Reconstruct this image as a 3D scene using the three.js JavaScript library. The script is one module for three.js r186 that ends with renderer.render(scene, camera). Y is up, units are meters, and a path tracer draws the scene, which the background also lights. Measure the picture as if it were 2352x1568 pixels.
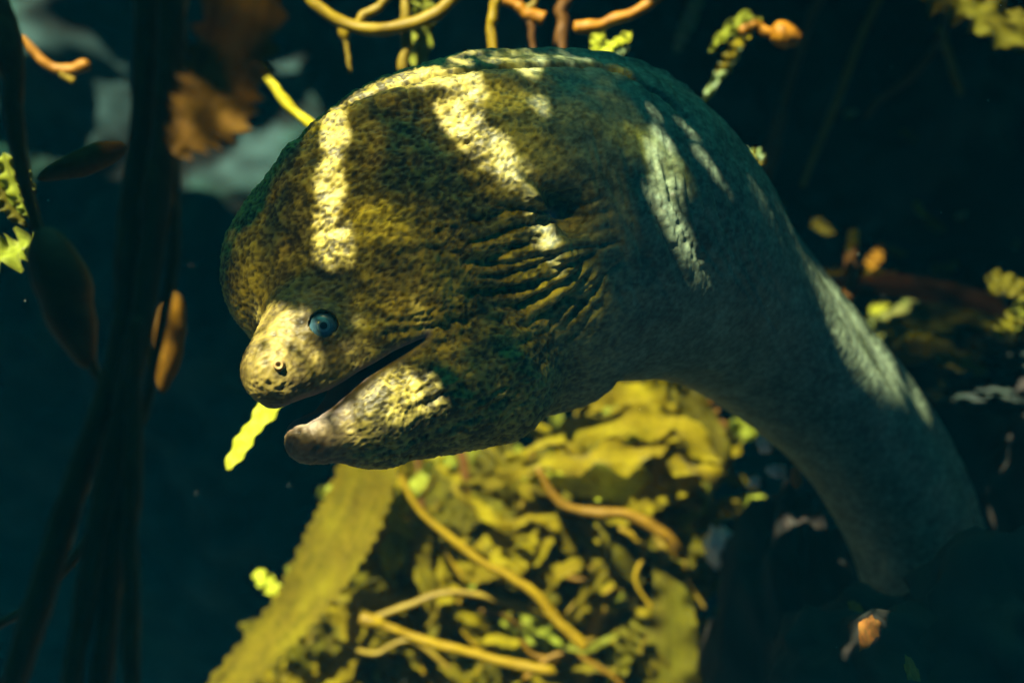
import * as THREE from 'three';
import { mergeGeometries } from 'three/addons/utils/BufferGeometryUtils.js';

// ---------------------------------------------------------------- camera, sky, sun, exposure
const CAM_Y = 0.62;                                   // height of the lens above the tank floor
const scene = new THREE.Scene();
const camera = new THREE.PerspectiveCamera(24.08, 1024 / 682, 0.02, 30);
camera.position.set(0, CAM_Y, 1);
camera.lookAt(0, CAM_Y, 0);
camera.updateMatrixWorld();
camera.focus = 0.925;
camera.userData.fStop = 3.8;
scene.add(camera);

const renderer = new THREE.WebGLRenderer({ antialias: true });
renderer.toneMapping = THREE.LinearToneMapping;
renderer.toneMappingExposure = 4.4;
renderer.shadowMap.enabled = true;

// light arriving through the water surface: bright overhead, deep blue towards the sides and below
{
  const w = 256, h = 128, d = new Float32Array(w * h * 4);
  for (let j = 0; j < h; j++) {
    const s = Math.sin(((j + 0.5) / h - 0.5) * Math.PI);
    const t = Math.max(0, s), b = Math.pow(t, 11);
    const c = [0.0000 + 0.040 * b, 0.0030 + 0.27 * b, 0.0110 + 0.20 * b];
    for (let i = 0; i < w; i++) d.set([c[0], c[1], c[2], 1], (j * w + i) * 4);
  }
  const sky = new THREE.DataTexture(d, w, h, THREE.RGBAFormat, THREE.FloatType);
  sky.mapping = THREE.EquirectangularReflectionMapping;
  sky.magFilter = THREE.LinearFilter; sky.minFilter = THREE.LinearFilter; sky.needsUpdate = true;
  scene.background = sky; scene.environment = sky;
}
const SUN = new THREE.Vector3(-0.34, 0.745, 0.575).normalize();
const sun = new THREE.DirectionalLight(new THREE.Color().setRGB(1.0, 0.95, 0.60), 4.9);
sun.position.copy(SUN).multiplyScalar(4).add(new THREE.Vector3(0, CAM_Y, 0));
sun.target.position.set(0, CAM_Y, 0);
sun.castShadow = true; sun.shadow.radius = 0.5; sun.shadow.mapSize.set(4096, 4096);
Object.assign(sun.shadow.camera, { left: -1.6, right: 1.6, top: 1.6, bottom: -1.6, near: 0.5, far: 8 });
scene.add(sun, sun.target);
scene.fog = new THREE.FogExp2(new THREE.Color().setRGB(0.003, 0.38, 0.76), 0.0115);

// ---------------------------------------------------------------- small maths
const V = (x, y, z) => new THREE.Vector3(x, y, z);
const K = 0.64 / 2352;                                // metres per survey unit one metre from the lens
const at = (u, v, z) => V((u - 1176) * K * (1 - z), CAM_Y + (784 - v) * K * (1 - z), z);
let seed = 7;
const rnd = () => { seed = (seed * 1664525 + 1013904223) >>> 0; return seed / 4294967296; };
const rr = (a, b) => a + (b - a) * rnd();
const clamp = (x, a, b) => x < a ? a : x > b ? b : x;
const sst = (a, b, x) => { const t = clamp((x - a) / (b - a), 0, 1); return t * t * (3 - 2 * t); };
const lerp = (a, b, t) => a + (b - a) * t;
function h3(i, j, k) {
  let h = Math.imul(i, 374761393) ^ Math.imul(j, 668265263) ^ Math.imul(k, 2147483647 - 61 * 1013);
  h = Math.imul(h ^ (h >>> 13), 1274126177); h = Math.imul(h ^ (h >>> 15), 2246822519);
  return ((h ^ (h >>> 16)) >>> 0) / 4294967296;
}
function noise(x, y, z) {                             // value noise, -1 .. 1
  const i = Math.floor(x), j = Math.floor(y), k = Math.floor(z);
  let a = x - i, b = y - j, c = z - k;
  a = a * a * (3 - 2 * a); b = b * b * (3 - 2 * b); c = c * c * (3 - 2 * c);
  const m = (p, q, t) => p + (q - p) * t;
  return 2 * m(m(m(h3(i, j, k), h3(i + 1, j, k), a), m(h3(i, j + 1, k), h3(i + 1, j + 1, k), a), b),
    m(m(h3(i, j, k + 1), h3(i + 1, j, k + 1), a), m(h3(i, j + 1, k + 1), h3(i + 1, j + 1, k + 1), a), b), c) - 1;
}
const fbm = (x, y, z, n = 4) => { let s = 0, a = 0.5; for (let i = 0; i < n; i++) { s += a * noise(x, y, z); x = x * 2.03 + 17.1; y = y * 2.03 + 5.7; z = z * 2.03 + 9.2; a *= 0.5; } return s; };
function worley(x, y, z) {                            // distance to the nearest cell point
  const i = Math.floor(x), j = Math.floor(y), k = Math.floor(z); let best = 9;
  for (let a = -1; a <= 1; a++) for (let b = -1; b <= 1; b++) for (let c = -1; c <= 1; c++) {
    const X = i + a, Y = j + b, Z = k + c;
    const dx = X + h3(X, Y, Z) - x, dy = Y + h3(Y + 31, Z, X) - y, dz = Z + h3(Z, X + 57, Y) - z;
    const q = dx * dx + dy * dy + dz * dz; if (q < best) best = q;
  }
  return Math.sqrt(best);
}

// ---------------------------------------------------------------- naming
const used = {};
function numbered(n) { const c = used[n] = (used[n] ?? -1) + 1; return c ? `${n}_${String(c).padStart(3, '0')}` : n; }
function tag(o, label, category, group, kind) {
  if (label) o.userData.label = label;
  if (category) o.userData.category = category;
  if (group) o.userData.group = group;
  if (kind) o.userData.kind = kind;
  return o;
}
function mesh(name, geo, mat, parent) {
  const m = new THREE.Mesh(geo, mat); m.castShadow = m.receiveShadow = true;
  if (parent) { m.name = name; parent.add(m); } else { m.name = numbered(name); scene.add(m); }
  return m;
}
function thing(name, label, category, group) { const g = new THREE.Group(); g.name = numbered(name); scene.add(g); return tag(g, label, category, group); }
const std = (o) => new THREE.MeshPhysicalMaterial(o);
const rgb = (r, g, b) => new THREE.Color().setRGB(r, g, b);

// ================================================================ the moray eel
// cross-sections of the trunk: back (u,v), belly (u,v), depth z, half width, roll of the back towards the lens
const SECTIONS = [
  [790, 285, 935, 1052, 0.020, 0.054, 0.30],
  [945, 165, 1085, 1018, 0.012, 0.064, 0.28],
  [1190, 128, 1235, 967, 0.000, 0.074, 0.20],
  [1415, 150, 1375, 905, -0.020, 0.075, 0.12],
  [1590, 275, 1480, 888, -0.050, 0.070, 0.06],
  [1722, 445, 1548, 886, -0.090, 0.064, 0.04],
  [1828, 580, 1625, 915, -0.125, 0.058, 0.03],
  [1962, 745, 1738, 990, -0.165, 0.053, 0.03],
  [2078, 890, 1836, 1075, -0.200, 0.050, 0.03],
  [2172, 1040, 1912, 1180, -0.225, 0.048, 0.03],
  [2232, 1200, 1968, 1300, -0.240, 0.047, 0.03],
  [2260, 1380, 1995, 1440, -0.245, 0.045, 0.03],
  [2270, 1580, 1985, 1590, -0.245, 0.042, 0.03],
  [2190, 1790, 1910, 1730, -0.245, 0.038, 0.03],
];
const SP = [];                                        // dense spine samples
{
  const cs = SECTIONS.map(([a, b, c, d, z, w, roll]) => {
    const top = at(a, b, z), bot = at(c, d, z), c0 = top.clone().add(bot).multiplyScalar(0.5), up = top.clone().sub(bot);
    return { c: c0, up, w, roll };
  });
  const cr = (a, b, c, d, t) => 0.5 * (2 * b + (c - a) * t + (2 * a - 5 * b + 4 * c - d) * t * t + (3 * b - a - 3 * c + d) * t * t * t);
  const N = 5;
  for (let i = 0; i < cs.length - 1; i++) {
    const A = cs[Math.max(0, i - 1)], B = cs[i], C = cs[i + 1], D = cs[Math.min(cs.length - 1, i + 2)];
    for (let k = 0; k < N + (i === cs.length - 2 ? 1 : 0); k++) {
      const t = k / N, g = (f) => cr(f(A), f(B), f(C), f(D), t);
      SP.push({ x: g((s) => s.c.x), y: g((s) => s.c.y), z: g((s) => s.c.z), up: V(g((s) => s.up.x), g((s) => s.up.y), g((s) => s.up.z)), w: g((s) => s.w), roll: g((s) => s.roll) });
    }
  }
  for (let i = 0; i < SP.length; i++) {
    const p = SP[i], a = SP[Math.max(0, i - 1)], b = SP[Math.min(SP.length - 1, i + 1)];
    const t = V(b.x - a.x, b.y - a.y, b.z - a.z).normalize();
    p.h = p.up.length() / 2;
    const u = p.up.clone().addScaledVector(t, -p.up.dot(t)).normalize().applyAxisAngle(t, 0);
    let l = V().crossVectors(u, t).normalize(); if (l.z < 0) l.negate();
    const u2 = u.clone().multiplyScalar(Math.cos(p.roll)).addScaledVector(l, Math.sin(p.roll));
    const l2 = l.clone().multiplyScalar(Math.cos(p.roll)).addScaledVector(u, -Math.sin(p.roll));
    p.u = u2; p.l = l2; p.t = t; p.s = i ? SP[i - 1].s + Math.hypot(p.x - SP[i - 1].x, p.y - SP[i - 1].y, p.z - SP[i - 1].z) : 0;
  }
}
const near = { i: 0, t: 0, a: 0, b: 0, s: 0 };
let segLo = 0, segHi = SP.length - 1;
function nearestSeg(x, y, z, lo, hi) {
  let best = 1e9, bi = 0, bt = 0;
  for (let i = lo; i < hi; i++) {
    const A = SP[i], B = SP[i + 1], ex = B.x - A.x, ey = B.y - A.y, ez = B.z - A.z;
    let t = ((x - A.x) * ex + (y - A.y) * ey + (z - A.z) * ez) / (ex * ex + ey * ey + ez * ez);
    t = t < 0 ? 0 : t > 1 ? 1 : t;
    const dx = x - A.x - ex * t, dy = y - A.y - ey * t, dz = z - A.z - ez * t, q = dx * dx + dy * dy + dz * dz;
    if (q < best) { best = q; bi = i; bt = t; }
  }
  near.i = bi; near.t = bt;
}
function trunk(x, y, z) {
  nearestSeg(x, y, z, segLo, segHi);
  const A = SP[near.i], B = SP[near.i + 1], t = near.t;
  const dx = x - lerp(A.x, B.x, t), dy = y - lerp(A.y, B.y, t), dz = z - lerp(A.z, B.z, t);
  const dot = (p, q) => dx * lerp(p.x, q.x, t) + dy * lerp(p.y, q.y, t) + dz * lerp(p.z, q.z, t);
  const a = dot(A.l, B.l), b = dot(A.u, B.u), c = dot(A.t, B.t), w = lerp(A.w, B.w, t), h = lerp(A.h, B.h, t);
  near.a = a; near.b = b; near.s = lerp(A.s, B.s, t); near.w = w; near.h = h;
  // a flattened oval, a little narrower towards the back and belly, with a low fin fold along the back
  const e = 0.036, q1 = a / w, q2 = b / h, q3 = c / e, r1 = a / (w * w), r2 = b / (h * h), r3 = c / (e * e);
  const k0 = Math.sqrt(q1 * q1 + q2 * q2 + q3 * q3), k1 = Math.sqrt(r1 * r1 + r2 * r2 + r3 * r3) + 1e-9;
  let d = k0 * (k0 - 1) / k1;
  if (near.s > 0.055) {                               // dorsal fin fold
    const fin = sst(0.055, 0.085, near.s), yy = b - h * 0.93, top = 0.007 * fin;
    const fx = Math.abs(a) - lerp(0.007, 0.0022, clamp(yy / 0.014, 0, 1)), fy = Math.abs(yy - top / 2) - top / 2 - 0.003;
    const f = Math.hypot(Math.max(fx, 0), Math.max(fy, 0)) + Math.min(0, Math.max(fx, fy)) - 0.0012;
    const kk = 0.006, hh = clamp(0.5 + 0.5 * (d - f) / kk, 0, 1);
    d = d + (f - d) * hh - kk * hh * (1 - hh);
  }
  return d;
}
const HF = V(-0.595, -0.618, 0.515).normalize(), HU = V(-0.55, 0.78, 0.3), HL = V();
HU.addScaledVector(HF, -HU.dot(HF)).normalize(); HL.crossVectors(HU, HF).normalize();
const cone = (a, ra, b, rb) => { const e = b.clone().sub(a); return { a, ra, e, l2: e.lengthSq(), rb }; };
function dCone(p, x, y, z) {
  const dx = x - p.a.x, dy = y - p.a.y, dz = z - p.a.z;
  const t = clamp((dx * p.e.x + dy * p.e.y + dz * p.e.z) / p.l2, 0, 1);
  return Math.hypot(dx - p.e.x * t, dy - p.e.y * t, dz - p.e.z * t) - lerp(p.ra, p.rb, t);
}
const ell = (c, f, u, l, F = HF, U = HU, L = HL) => ({ c, f, u, l, F, U, L });
function dEll(p, x, y, z) {
  const dx = x - p.c.x, dy = y - p.c.y, dz = z - p.c.z;
  const f = dx * p.F.x + dy * p.F.y + dz * p.F.z, u = dx * p.U.x + dy * p.U.y + dz * p.U.z, l = dx * p.L.x + dy * p.L.y + dz * p.L.z;
  const k0 = Math.hypot(f / p.f, u / p.u, l / p.l), k1 = Math.hypot(f / (p.f * p.f), u / (p.u * p.u), l / (p.l * p.l)) + 1e-9;
  return k0 * (k0 - 1) / k1;
}
const smin = (a, b, k) => { const h = clamp(0.5 + 0.5 * (b - a) / k, 0, 1); return b + (a - b) * h - k * h * (1 - h); };
const smax = (a, b, k) => -smin(-a, -b, k);
const HEAD = {
  brow: ell(at(704, 640, 0.014), 0.050, 0.057, 0.050),
  muzzle: cone(at(785, 700, 0.040), 0.041, at(638, 848, 0.090), 0.0215),
  lip: cone(at(690, 862, 0.082), 0.019, at(960, 715, 0.052), 0.036),
  cheek: ell(at(985, 560, 0.030), 0.070, 0.060, 0.052),
  jawTip: cone(at(708, 1011, 0.084), 0.0135, at(870, 957, 0.067), 0.0295),
  jawBase: cone(at(870, 957, 0.067), 0.0295, at(1090, 840, 0.030), 0.052),
};
function uncut(x, y, z) {
  let d = trunk(x, y, z);
  d = smin(d, dEll(HEAD.brow, x, y, z), 0.042);
  d = smin(d, dEll(HEAD.cheek, x, y, z), 0.025);
  let m = smin(dCone(HEAD.muzzle, x, y, z), dCone(HEAD.lip, x, y, z), 0.014);
  d = smin(d, m, 0.014);
  const j = smin(dCone(HEAD.jawTip, x, y, z), dCone(HEAD.jawBase, x, y, z), 0.006);
  return smin(d, j, 0.012);
}
// first point of the surface f on the line of sight through survey point (u, v)
const EYE = V(0, CAM_Y, 1);
function hit(u, v, f, z0 = 0.17) {
  const a = at(u, v, z0), dir = a.clone().sub(EYE).normalize(), p = a.clone();
  for (let i = 0; i < 240; i++) { const d = f(p.x, p.y, p.z); if (d < 0.0002) return p; p.addScaledVector(dir, Math.max(d * 0.7, 0.0002)); if (p.z < -0.4) return null; }
  return null;
}
// the open mouth: a wedge cut straight through between the two lip lines
const MOUTH = [];
{
  const upper = [[983, 770], [947, 786], [909, 803], [869, 828], [827, 851], [796, 872], [764, 891], [733, 903], [709, 910], [678, 922], [640, 940], [585, 962]];
  const lower = [[560, 1000], [640, 978], [678, 968], [694, 961], [733, 951], [772, 938], [803, 914], [831, 889], [854, 868], [900, 837], [947, 808], [984, 780]];
  for (const [u, v] of [...upper, ...lower]) {
    const zg = lerp(0.098, 0.085, clamp((u - 640) / 340, 0, 1));
    const q = hit(u, v, uncut) ?? at(u, v, zg); const p = at(u, v, clamp(q.z, zg - 0.02, zg + 0.02));
    MOUTH.push([p.dot(HF), p.dot(HU)]);
  }
}
function dMouth(x, y, z) {
  const f = x * HF.x + y * HF.y + z * HF.z, u = x * HU.x + y * HU.y + z * HU.z;
  let d = 1e9, s = 1;
  for (let i = 0, j = MOUTH.length - 1; i < MOUTH.length; j = i++) {
    const [ax, ay] = MOUTH[i], [bx, by] = MOUTH[j], ex = bx - ax, ey = by - ay, wx = f - ax, wy = u - ay;
    const t = clamp((wx * ex + wy * ey) / (ex * ex + ey * ey), 0, 1), px = wx - ex * t, py = wy - ey * t;
    d = Math.min(d, px * px + py * py);
    const c1 = u >= ay, c2 = u < by, c3 = ex * wy > ey * wx;
    if ((c1 && c2 && c3) || (!c1 && !c2 && !c3)) s = -s;
  }
  return s * Math.sqrt(d);
}
const smooth = (x, y, z) => {
  let d = uncut(x, y, z);
  if (x < 0.02 && y < CAM_Y + 0.05) d = smax(d, -dMouth(x, y, z) - 0.0008, 0.0035);
  return d;
};
const eyeAt = hit(742, 747, smooth), nostrilAt = hit(640, 838, smooth);
const EYE_R = 0.0090, eyeOut = (() => { const e = 0.001, p = eyeAt; return V(smooth(p.x + e, p.y, p.z) - smooth(p.x - e, p.y, p.z), smooth(p.x, p.y + e, p.z) - smooth(p.x, p.y - e, p.z), smooth(p.x, p.y, p.z + e) - smooth(p.x, p.y, p.z - e)).normalize(); })();
const eyeC = eyeAt.clone().addScaledVector(eyeOut, -0.0055);
const gillAt = hit(1292, 484, smooth);
const eelField = (x, y, z) => {
  let d = smooth(x, y, z);
  const e = Math.hypot(x - eyeC.x, y - eyeC.y, z - eyeC.z);
  if (e < 0.03) { d = smin(d, e - EYE_R - 0.0022, 0.006); d = smax(d, -(Math.hypot(x - eyeC.x - eyeOut.x * 0.0035, y - eyeC.y - eyeOut.y * 0.0035, z - eyeC.z - eyeOut.z * 0.0035) - EYE_R * 0.98), 0.0016); }
  const g = Math.hypot((x - gillAt.x) * 0.72, (y - gillAt.y) * 0.85, (z - gillAt.z - 0.001) * 0.8);
  if (g < 0.04) d = smax(d, -(g - 0.0130), 0.007);
  return d;
};
function polygonise(f, lo, hi, h) {                   // surface nets over the blocks that the surface passes
  const B = 6, n = [0, 1, 2].map((i) => Math.ceil((hi[i] - lo[i]) / h / B)), verts = [], ids = new Map(), cells = [];
  const NX = n[0] * B + 2, NY = n[1] * B + 2, val = new Float32Array((B + 1) ** 3);
  const key = (i, j, k) => (k * NY + j) * NX + i, off = [];
  for (let c = 0; c < 8; c++) off.push((c & 1) + ((c >> 1) & 1) * (B + 1) + (c >> 2) * (B + 1) ** 2);
  const edges = [[0, 1], [2, 3], [4, 5], [6, 7], [0, 2], [1, 3], [4, 6], [5, 7], [0, 4], [1, 5], [2, 6], [3, 7]];
  for (let bk = 0; bk < n[2]; bk++) for (let bj = 0; bj < n[1]; bj++) for (let bi = 0; bi < n[0]; bi++) {
    const x0 = lo[0] + bi * B * h, y0 = lo[1] + bj * B * h, z0 = lo[2] + bk * B * h, m = B * h / 2;
    segLo = 0; segHi = SP.length - 1;
    if (Math.abs(f(x0 + m, y0 + m, z0 + m)) > m * 1.74 * 1.5 + 0.003) continue;
    nearestSeg(x0 + m, y0 + m, z0 + m, 0, SP.length - 1);
    segLo = Math.max(0, near.i - 5); segHi = Math.min(SP.length - 1, near.i + 6);
    let o = 0; for (let k = 0; k <= B; k++) for (let j = 0; j <= B; j++) for (let i = 0; i <= B; i++) val[o++] = f(x0 + i * h, y0 + j * h, z0 + k * h);
    for (let k = 0; k < B; k++) for (let j = 0; j < B; j++) for (let i = 0; i < B; i++) {
      const b = (k * (B + 1) + j) * (B + 1) + i; let mask = 0;
      for (let c = 0; c < 8; c++) if (val[b + off[c]] < 0) mask |= 1 << c;
      if (mask === 0 || mask === 255) continue;
      let sx = 0, sy = 0, sz = 0, cnt = 0;
      for (const [p, q] of edges) {
        if (((mask >> p) & 1) === ((mask >> q) & 1)) continue;
        const a = val[b + off[p]], c = val[b + off[q]], t = a / (a - c);
        sx += lerp(p & 1, q & 1, t); sy += lerp((p >> 1) & 1, (q >> 1) & 1, t); sz += lerp(p >> 2, q >> 2, t); cnt++;
      }
      const I = bi * B + i, J = bj * B + j, Kk = bk * B + k;
      ids.set(key(I, J, Kk), verts.length / 3);
      verts.push(lo[0] + (I + sx / cnt) * h, lo[1] + (J + sy / cnt) * h, lo[2] + (Kk + sz / cnt) * h);
      cells.push(I, J, Kk, mask);
    }
  }
  segLo = 0; segHi = SP.length - 1;
  const index = [], quad = (a, b, c, d, flip) => { if ([a, b, c, d].some((q) => q === undefined)) return; flip ? index.push(a, c, b, a, d, c) : index.push(a, b, c, a, c, d); };
  for (let c = 0; c < cells.length; c += 4) {
    const I = cells[c], J = cells[c + 1], Q = cells[c + 2], m = cells[c + 3], s0 = m & 1, G = (i, j, k) => ids.get(key(i, j, k));
    if (s0 !== ((m >> 1) & 1)) quad(G(I, J, Q), G(I, J - 1, Q), G(I, J - 1, Q - 1), G(I, J, Q - 1), s0);
    if (s0 !== ((m >> 2) & 1)) quad(G(I, J, Q), G(I, J, Q - 1), G(I - 1, J, Q - 1), G(I - 1, J, Q), s0);
    if (s0 !== ((m >> 4) & 1)) quad(G(I, J, Q), G(I - 1, J, Q), G(I - 1, J - 1, Q), G(I, J - 1, Q), s0);
  }
  return { verts: new Float32Array(verts), index };
}
// folds and creases of the skin: survey lines laid on the surface; [half width m, depth m (minus = groove), points...]
const FOLDS = [];
const fold = (w, d, pts) => { const q = pts.map(([u, v]) => hit(u, v, eelField)).filter(Boolean); if (q.length > 1) FOLDS.push({ w, d, q, lo: q.reduce((a, p) => a.clone().min(p), q[0]).subScalar(w * 3), hi: q.reduce((a, p) => a.clone().max(p), q[0]).addScalar(w * 3) }); };
fold(0.0024, -0.0052, [[735, 268], [800, 236], [860, 212], [910, 196], [1000, 172], [1100, 157], [1200, 147], [1300, 146], [1400, 156], [1470, 184], [1540, 232], [1600, 292]]);
fold(0.007, 0.0042, [[760, 285], [860, 240], [940, 215], [1040, 195], [1150, 180], [1260, 178]]);
// lip of the gill opening and the pleats that run forward from it
fold(0.006, 0.0060, [[1170, 395], [1215, 440], [1248, 480], [1252, 515], [1280, 555], [1305, 600], [1300, 640]]);
fold(0.0035, -0.004, [[1200, 395], [1250, 440], [1285, 470], [1310, 500]]);
const pleats = [
  [[1075, 560], [1130, 545], [1180, 525], [1235, 505]], [[1060, 600], [1120, 590], [1190, 565], [1262, 548]],
  [[1090, 640], [1160, 632], [1225, 612], [1285, 585]], [[1065, 672], [1140, 672], [1210, 662], [1270, 640], [1300, 615]],
  [[1120, 705], [1190, 700], [1250, 680], [1300, 650], [1340, 610]], [[1130, 500], [1180, 480], [1230, 470]],
  [[1215, 740], [1270, 712], [1320, 670], [1360, 620]], [[1110, 730], [1180, 740], [1240, 760]], [[1300, 740], [1345, 690], [1385, 640]],
];
for (const p of pleats) { fold(rr(0.0016, 0.0026), -rr(0.0022, 0.0040), p); fold(0.0052, rr(0.0008, 0.0022), p.map(([u, v]) => [u, v - 16])); }
for (const p of [[[1040, 560], [1075, 610], [1090, 660], [1080, 700]], [[1010, 580], [1040, 640], [1050, 690]], [[985, 800], [1040, 785], [1090, 770]], [[1000, 760], [1060, 735], [1110, 730]], [[990, 840], [1080, 830], [1180, 790], [1260, 770]]]) fold(0.003, -0.0014, p);
for (let i = 0; i < 26; i++) { const u = 1010 + rr(0, 330), v = 430 + rr(0, 330), a = 0.15 - (v - 560) / 700 + rr(-0.35, 0.35), l = rr(40, 110); fold(rr(0.0012, 0.0024), -rr(0.0008, 0.0020), [[u, v], [u + l * 0.5 * Math.cos(a), v - l * 0.5 * Math.sin(a) + rr(-6, 6)], [u + l * Math.cos(a), v - l * Math.sin(a) * 1.2]]); }
for (let i = 0; i < 22; i++) { const u = 640 + rr(0, 520), v = 300 + rr(0, 330), a = rr(-0.1, 0.7), l = rr(50, 130); fold(rr(0.0014, 0.0026), -rr(0.0006, 0.0014), [[u, v], [u + l * 0.5 * Math.cos(a), v - l * 0.5 * Math.sin(a) + rr(-6, 6)], [u + l * Math.cos(a), v - l * Math.sin(a)]]); }
for (let i = 0; i < 18; i++) { const u = 1380 + rr(0, 330), v = 250 + rr(0, 330), l = rr(80, 200); fold(rr(0.0014, 0.0024), -rr(0.0006, 0.0012), [[u, v], [u + l * 0.12 + rr(-8, 8), v + l * 0.5], [u + l * 0.3, v + l]]); }
for (let i = 0; i < 12; i++) { const u = 900 + rr(0, 300), v = 860 + rr(0, 110), l = rr(80, 170), a = 0.5; fold(rr(0.0016, 0.0028), -rr(0.0008, 0.0015), [[u, v], [u + l * 0.5 * Math.cos(a), v - l * 0.5 * Math.sin(a) + rr(-8, 8)], [u + l * Math.cos(a), v - l * Math.sin(a)]]); }
// long creases sweeping from the jaw and cheek back over the neck
for (let i = 0; i < 16; i++) { const k = i / 15, u = 1080 + 90 * k + rr(-20, 20), v = 470 + 420 * k + rr(-14, 14), l = rr(190, 330), b = lerp(-0.25, 0.75, k); fold(rr(0.0016, 0.0026), -rr(0.0012, 0.0024), [[u, v], [u + l * 0.3, v - l * 0.3 * b - 6], [u + l * 0.62, v - l * 0.62 * b * 1.1 - rr(4, 22)], [u + l, v - l * b * 1.25 - rr(10, 40)]]); }
for (let i = 0; i < 16; i++) { const u = 1340 + i * 26 + rr(-8, 8), v = 300 + i * 12 + rr(-40, 40), l = rr(180, 340); fold(rr(0.0016, 0.0026), -rr(0.0009, 0.0017), [[u, v], [u + l * 0.08 + rr(-6, 6), v + l * 0.33], [u + l * 0.2 + rr(-6, 6), v + l * 0.66], [u + l * 0.38, v + l]]); }
// pucker behind the mouth corner, creases along the jaw and throat
fold(0.0025, -0.0018, [[870, 770], [920, 762], [980, 755], [1030, 740]]);
fold(0.002, -0.0016, [[880, 735], [930, 742], [990, 735]]);
fold(0.004, -0.0022, [[770, 1048], [850, 1040], [950, 1012], [1060, 970], [1160, 930], [1260, 890]]);
fold(0.004, -0.0016, [[900, 1062], [960, 1040], [1040, 1015]]);
fold(0.004, -0.0014, [[1000, 930], [1080, 890], [1180, 850], [1280, 800]]);
// edge behind the neck where the flank turns, fine rings on the neck
fold(0.0025, -0.0014, [[1470, 330], [1500, 430], [1530, 530], [1560, 640]]);
fold(0.0022, -0.0012, [[1590, 420], [1610, 520], [1640, 620]]);
fold(0.0022, -0.0012, [[1640, 430], [1680, 540], [1700, 620]]);
fold(0.0022, -0.0010, [[1425, 250], [1450, 380], [1460, 520], [1480, 640]]);
// pits: [u, v, radius, depth, dark]
const PITS = [[628, 768, 0.0020, 0.0016], [690, 735, 0.0032, 0.0020], [600, 800, 0.0016, 0.0008], [670, 800, 0.0022, 0.0007], [690, 850, 0.0026, 0.0007], [590, 760, 0.0024, 0.0008], [660, 760, 0.0014, 0.0008], [720, 880, 0.0022, 0.0006], [610, 830, 0.0030, 0.0006], [655, 890, 0.002, 0.0006], [760, 870, 0.0018, 0.0008], [790, 820, 0.0024, 0.0008], [618, 884, 0.0018, 0.0012], [655, 700, 0.0018, 0.001], [686, 990, 0.0021, 0.0016], [730, 1030, 0.0024, 0.001], [705, 700, 0.002, 0.001], [800, 665, 0.002, 0.001], [835, 660, 0.0026, 0.0012], [880, 690, 0.0024, 0.0012], [770, 1000, 0.0012, 0.0006], [800, 985, 0.0012, 0.0006], [740, 985, 0.0012, 0.0006], [840, 960, 0.0012, 0.0006], [640, 860, 0.0042, 0.0006]]
  .map(([u, v, r, d]) => ({ p: hit(u, v, eelField), r, d })).filter((q) => q.p);
function segDist(p, q) {
  let best = 1e9;
  for (let i = 0; i + 1 < q.length; i++) {
    const a = q[i], b = q[i + 1], ex = b.x - a.x, ey = b.y - a.y, ez = b.z - a.z, wx = p.x - a.x, wy = p.y - a.y, wz = p.z - a.z;
    const t = clamp((wx * ex + wy * ey + wz * ez) / (ex * ex + ey * ey + ez * ez), 0, 1), l = i + t;
    const dd = (wx - ex * t) ** 2 + (wy - ey * t) ** 2 + (wz - ez * t) ** 2; if (dd < best) { best = dd; segDist.at = l / (q.length - 1); }
  }
  return Math.sqrt(best);
}
const gillGlint = hit(1262, 500, eelField);
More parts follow.
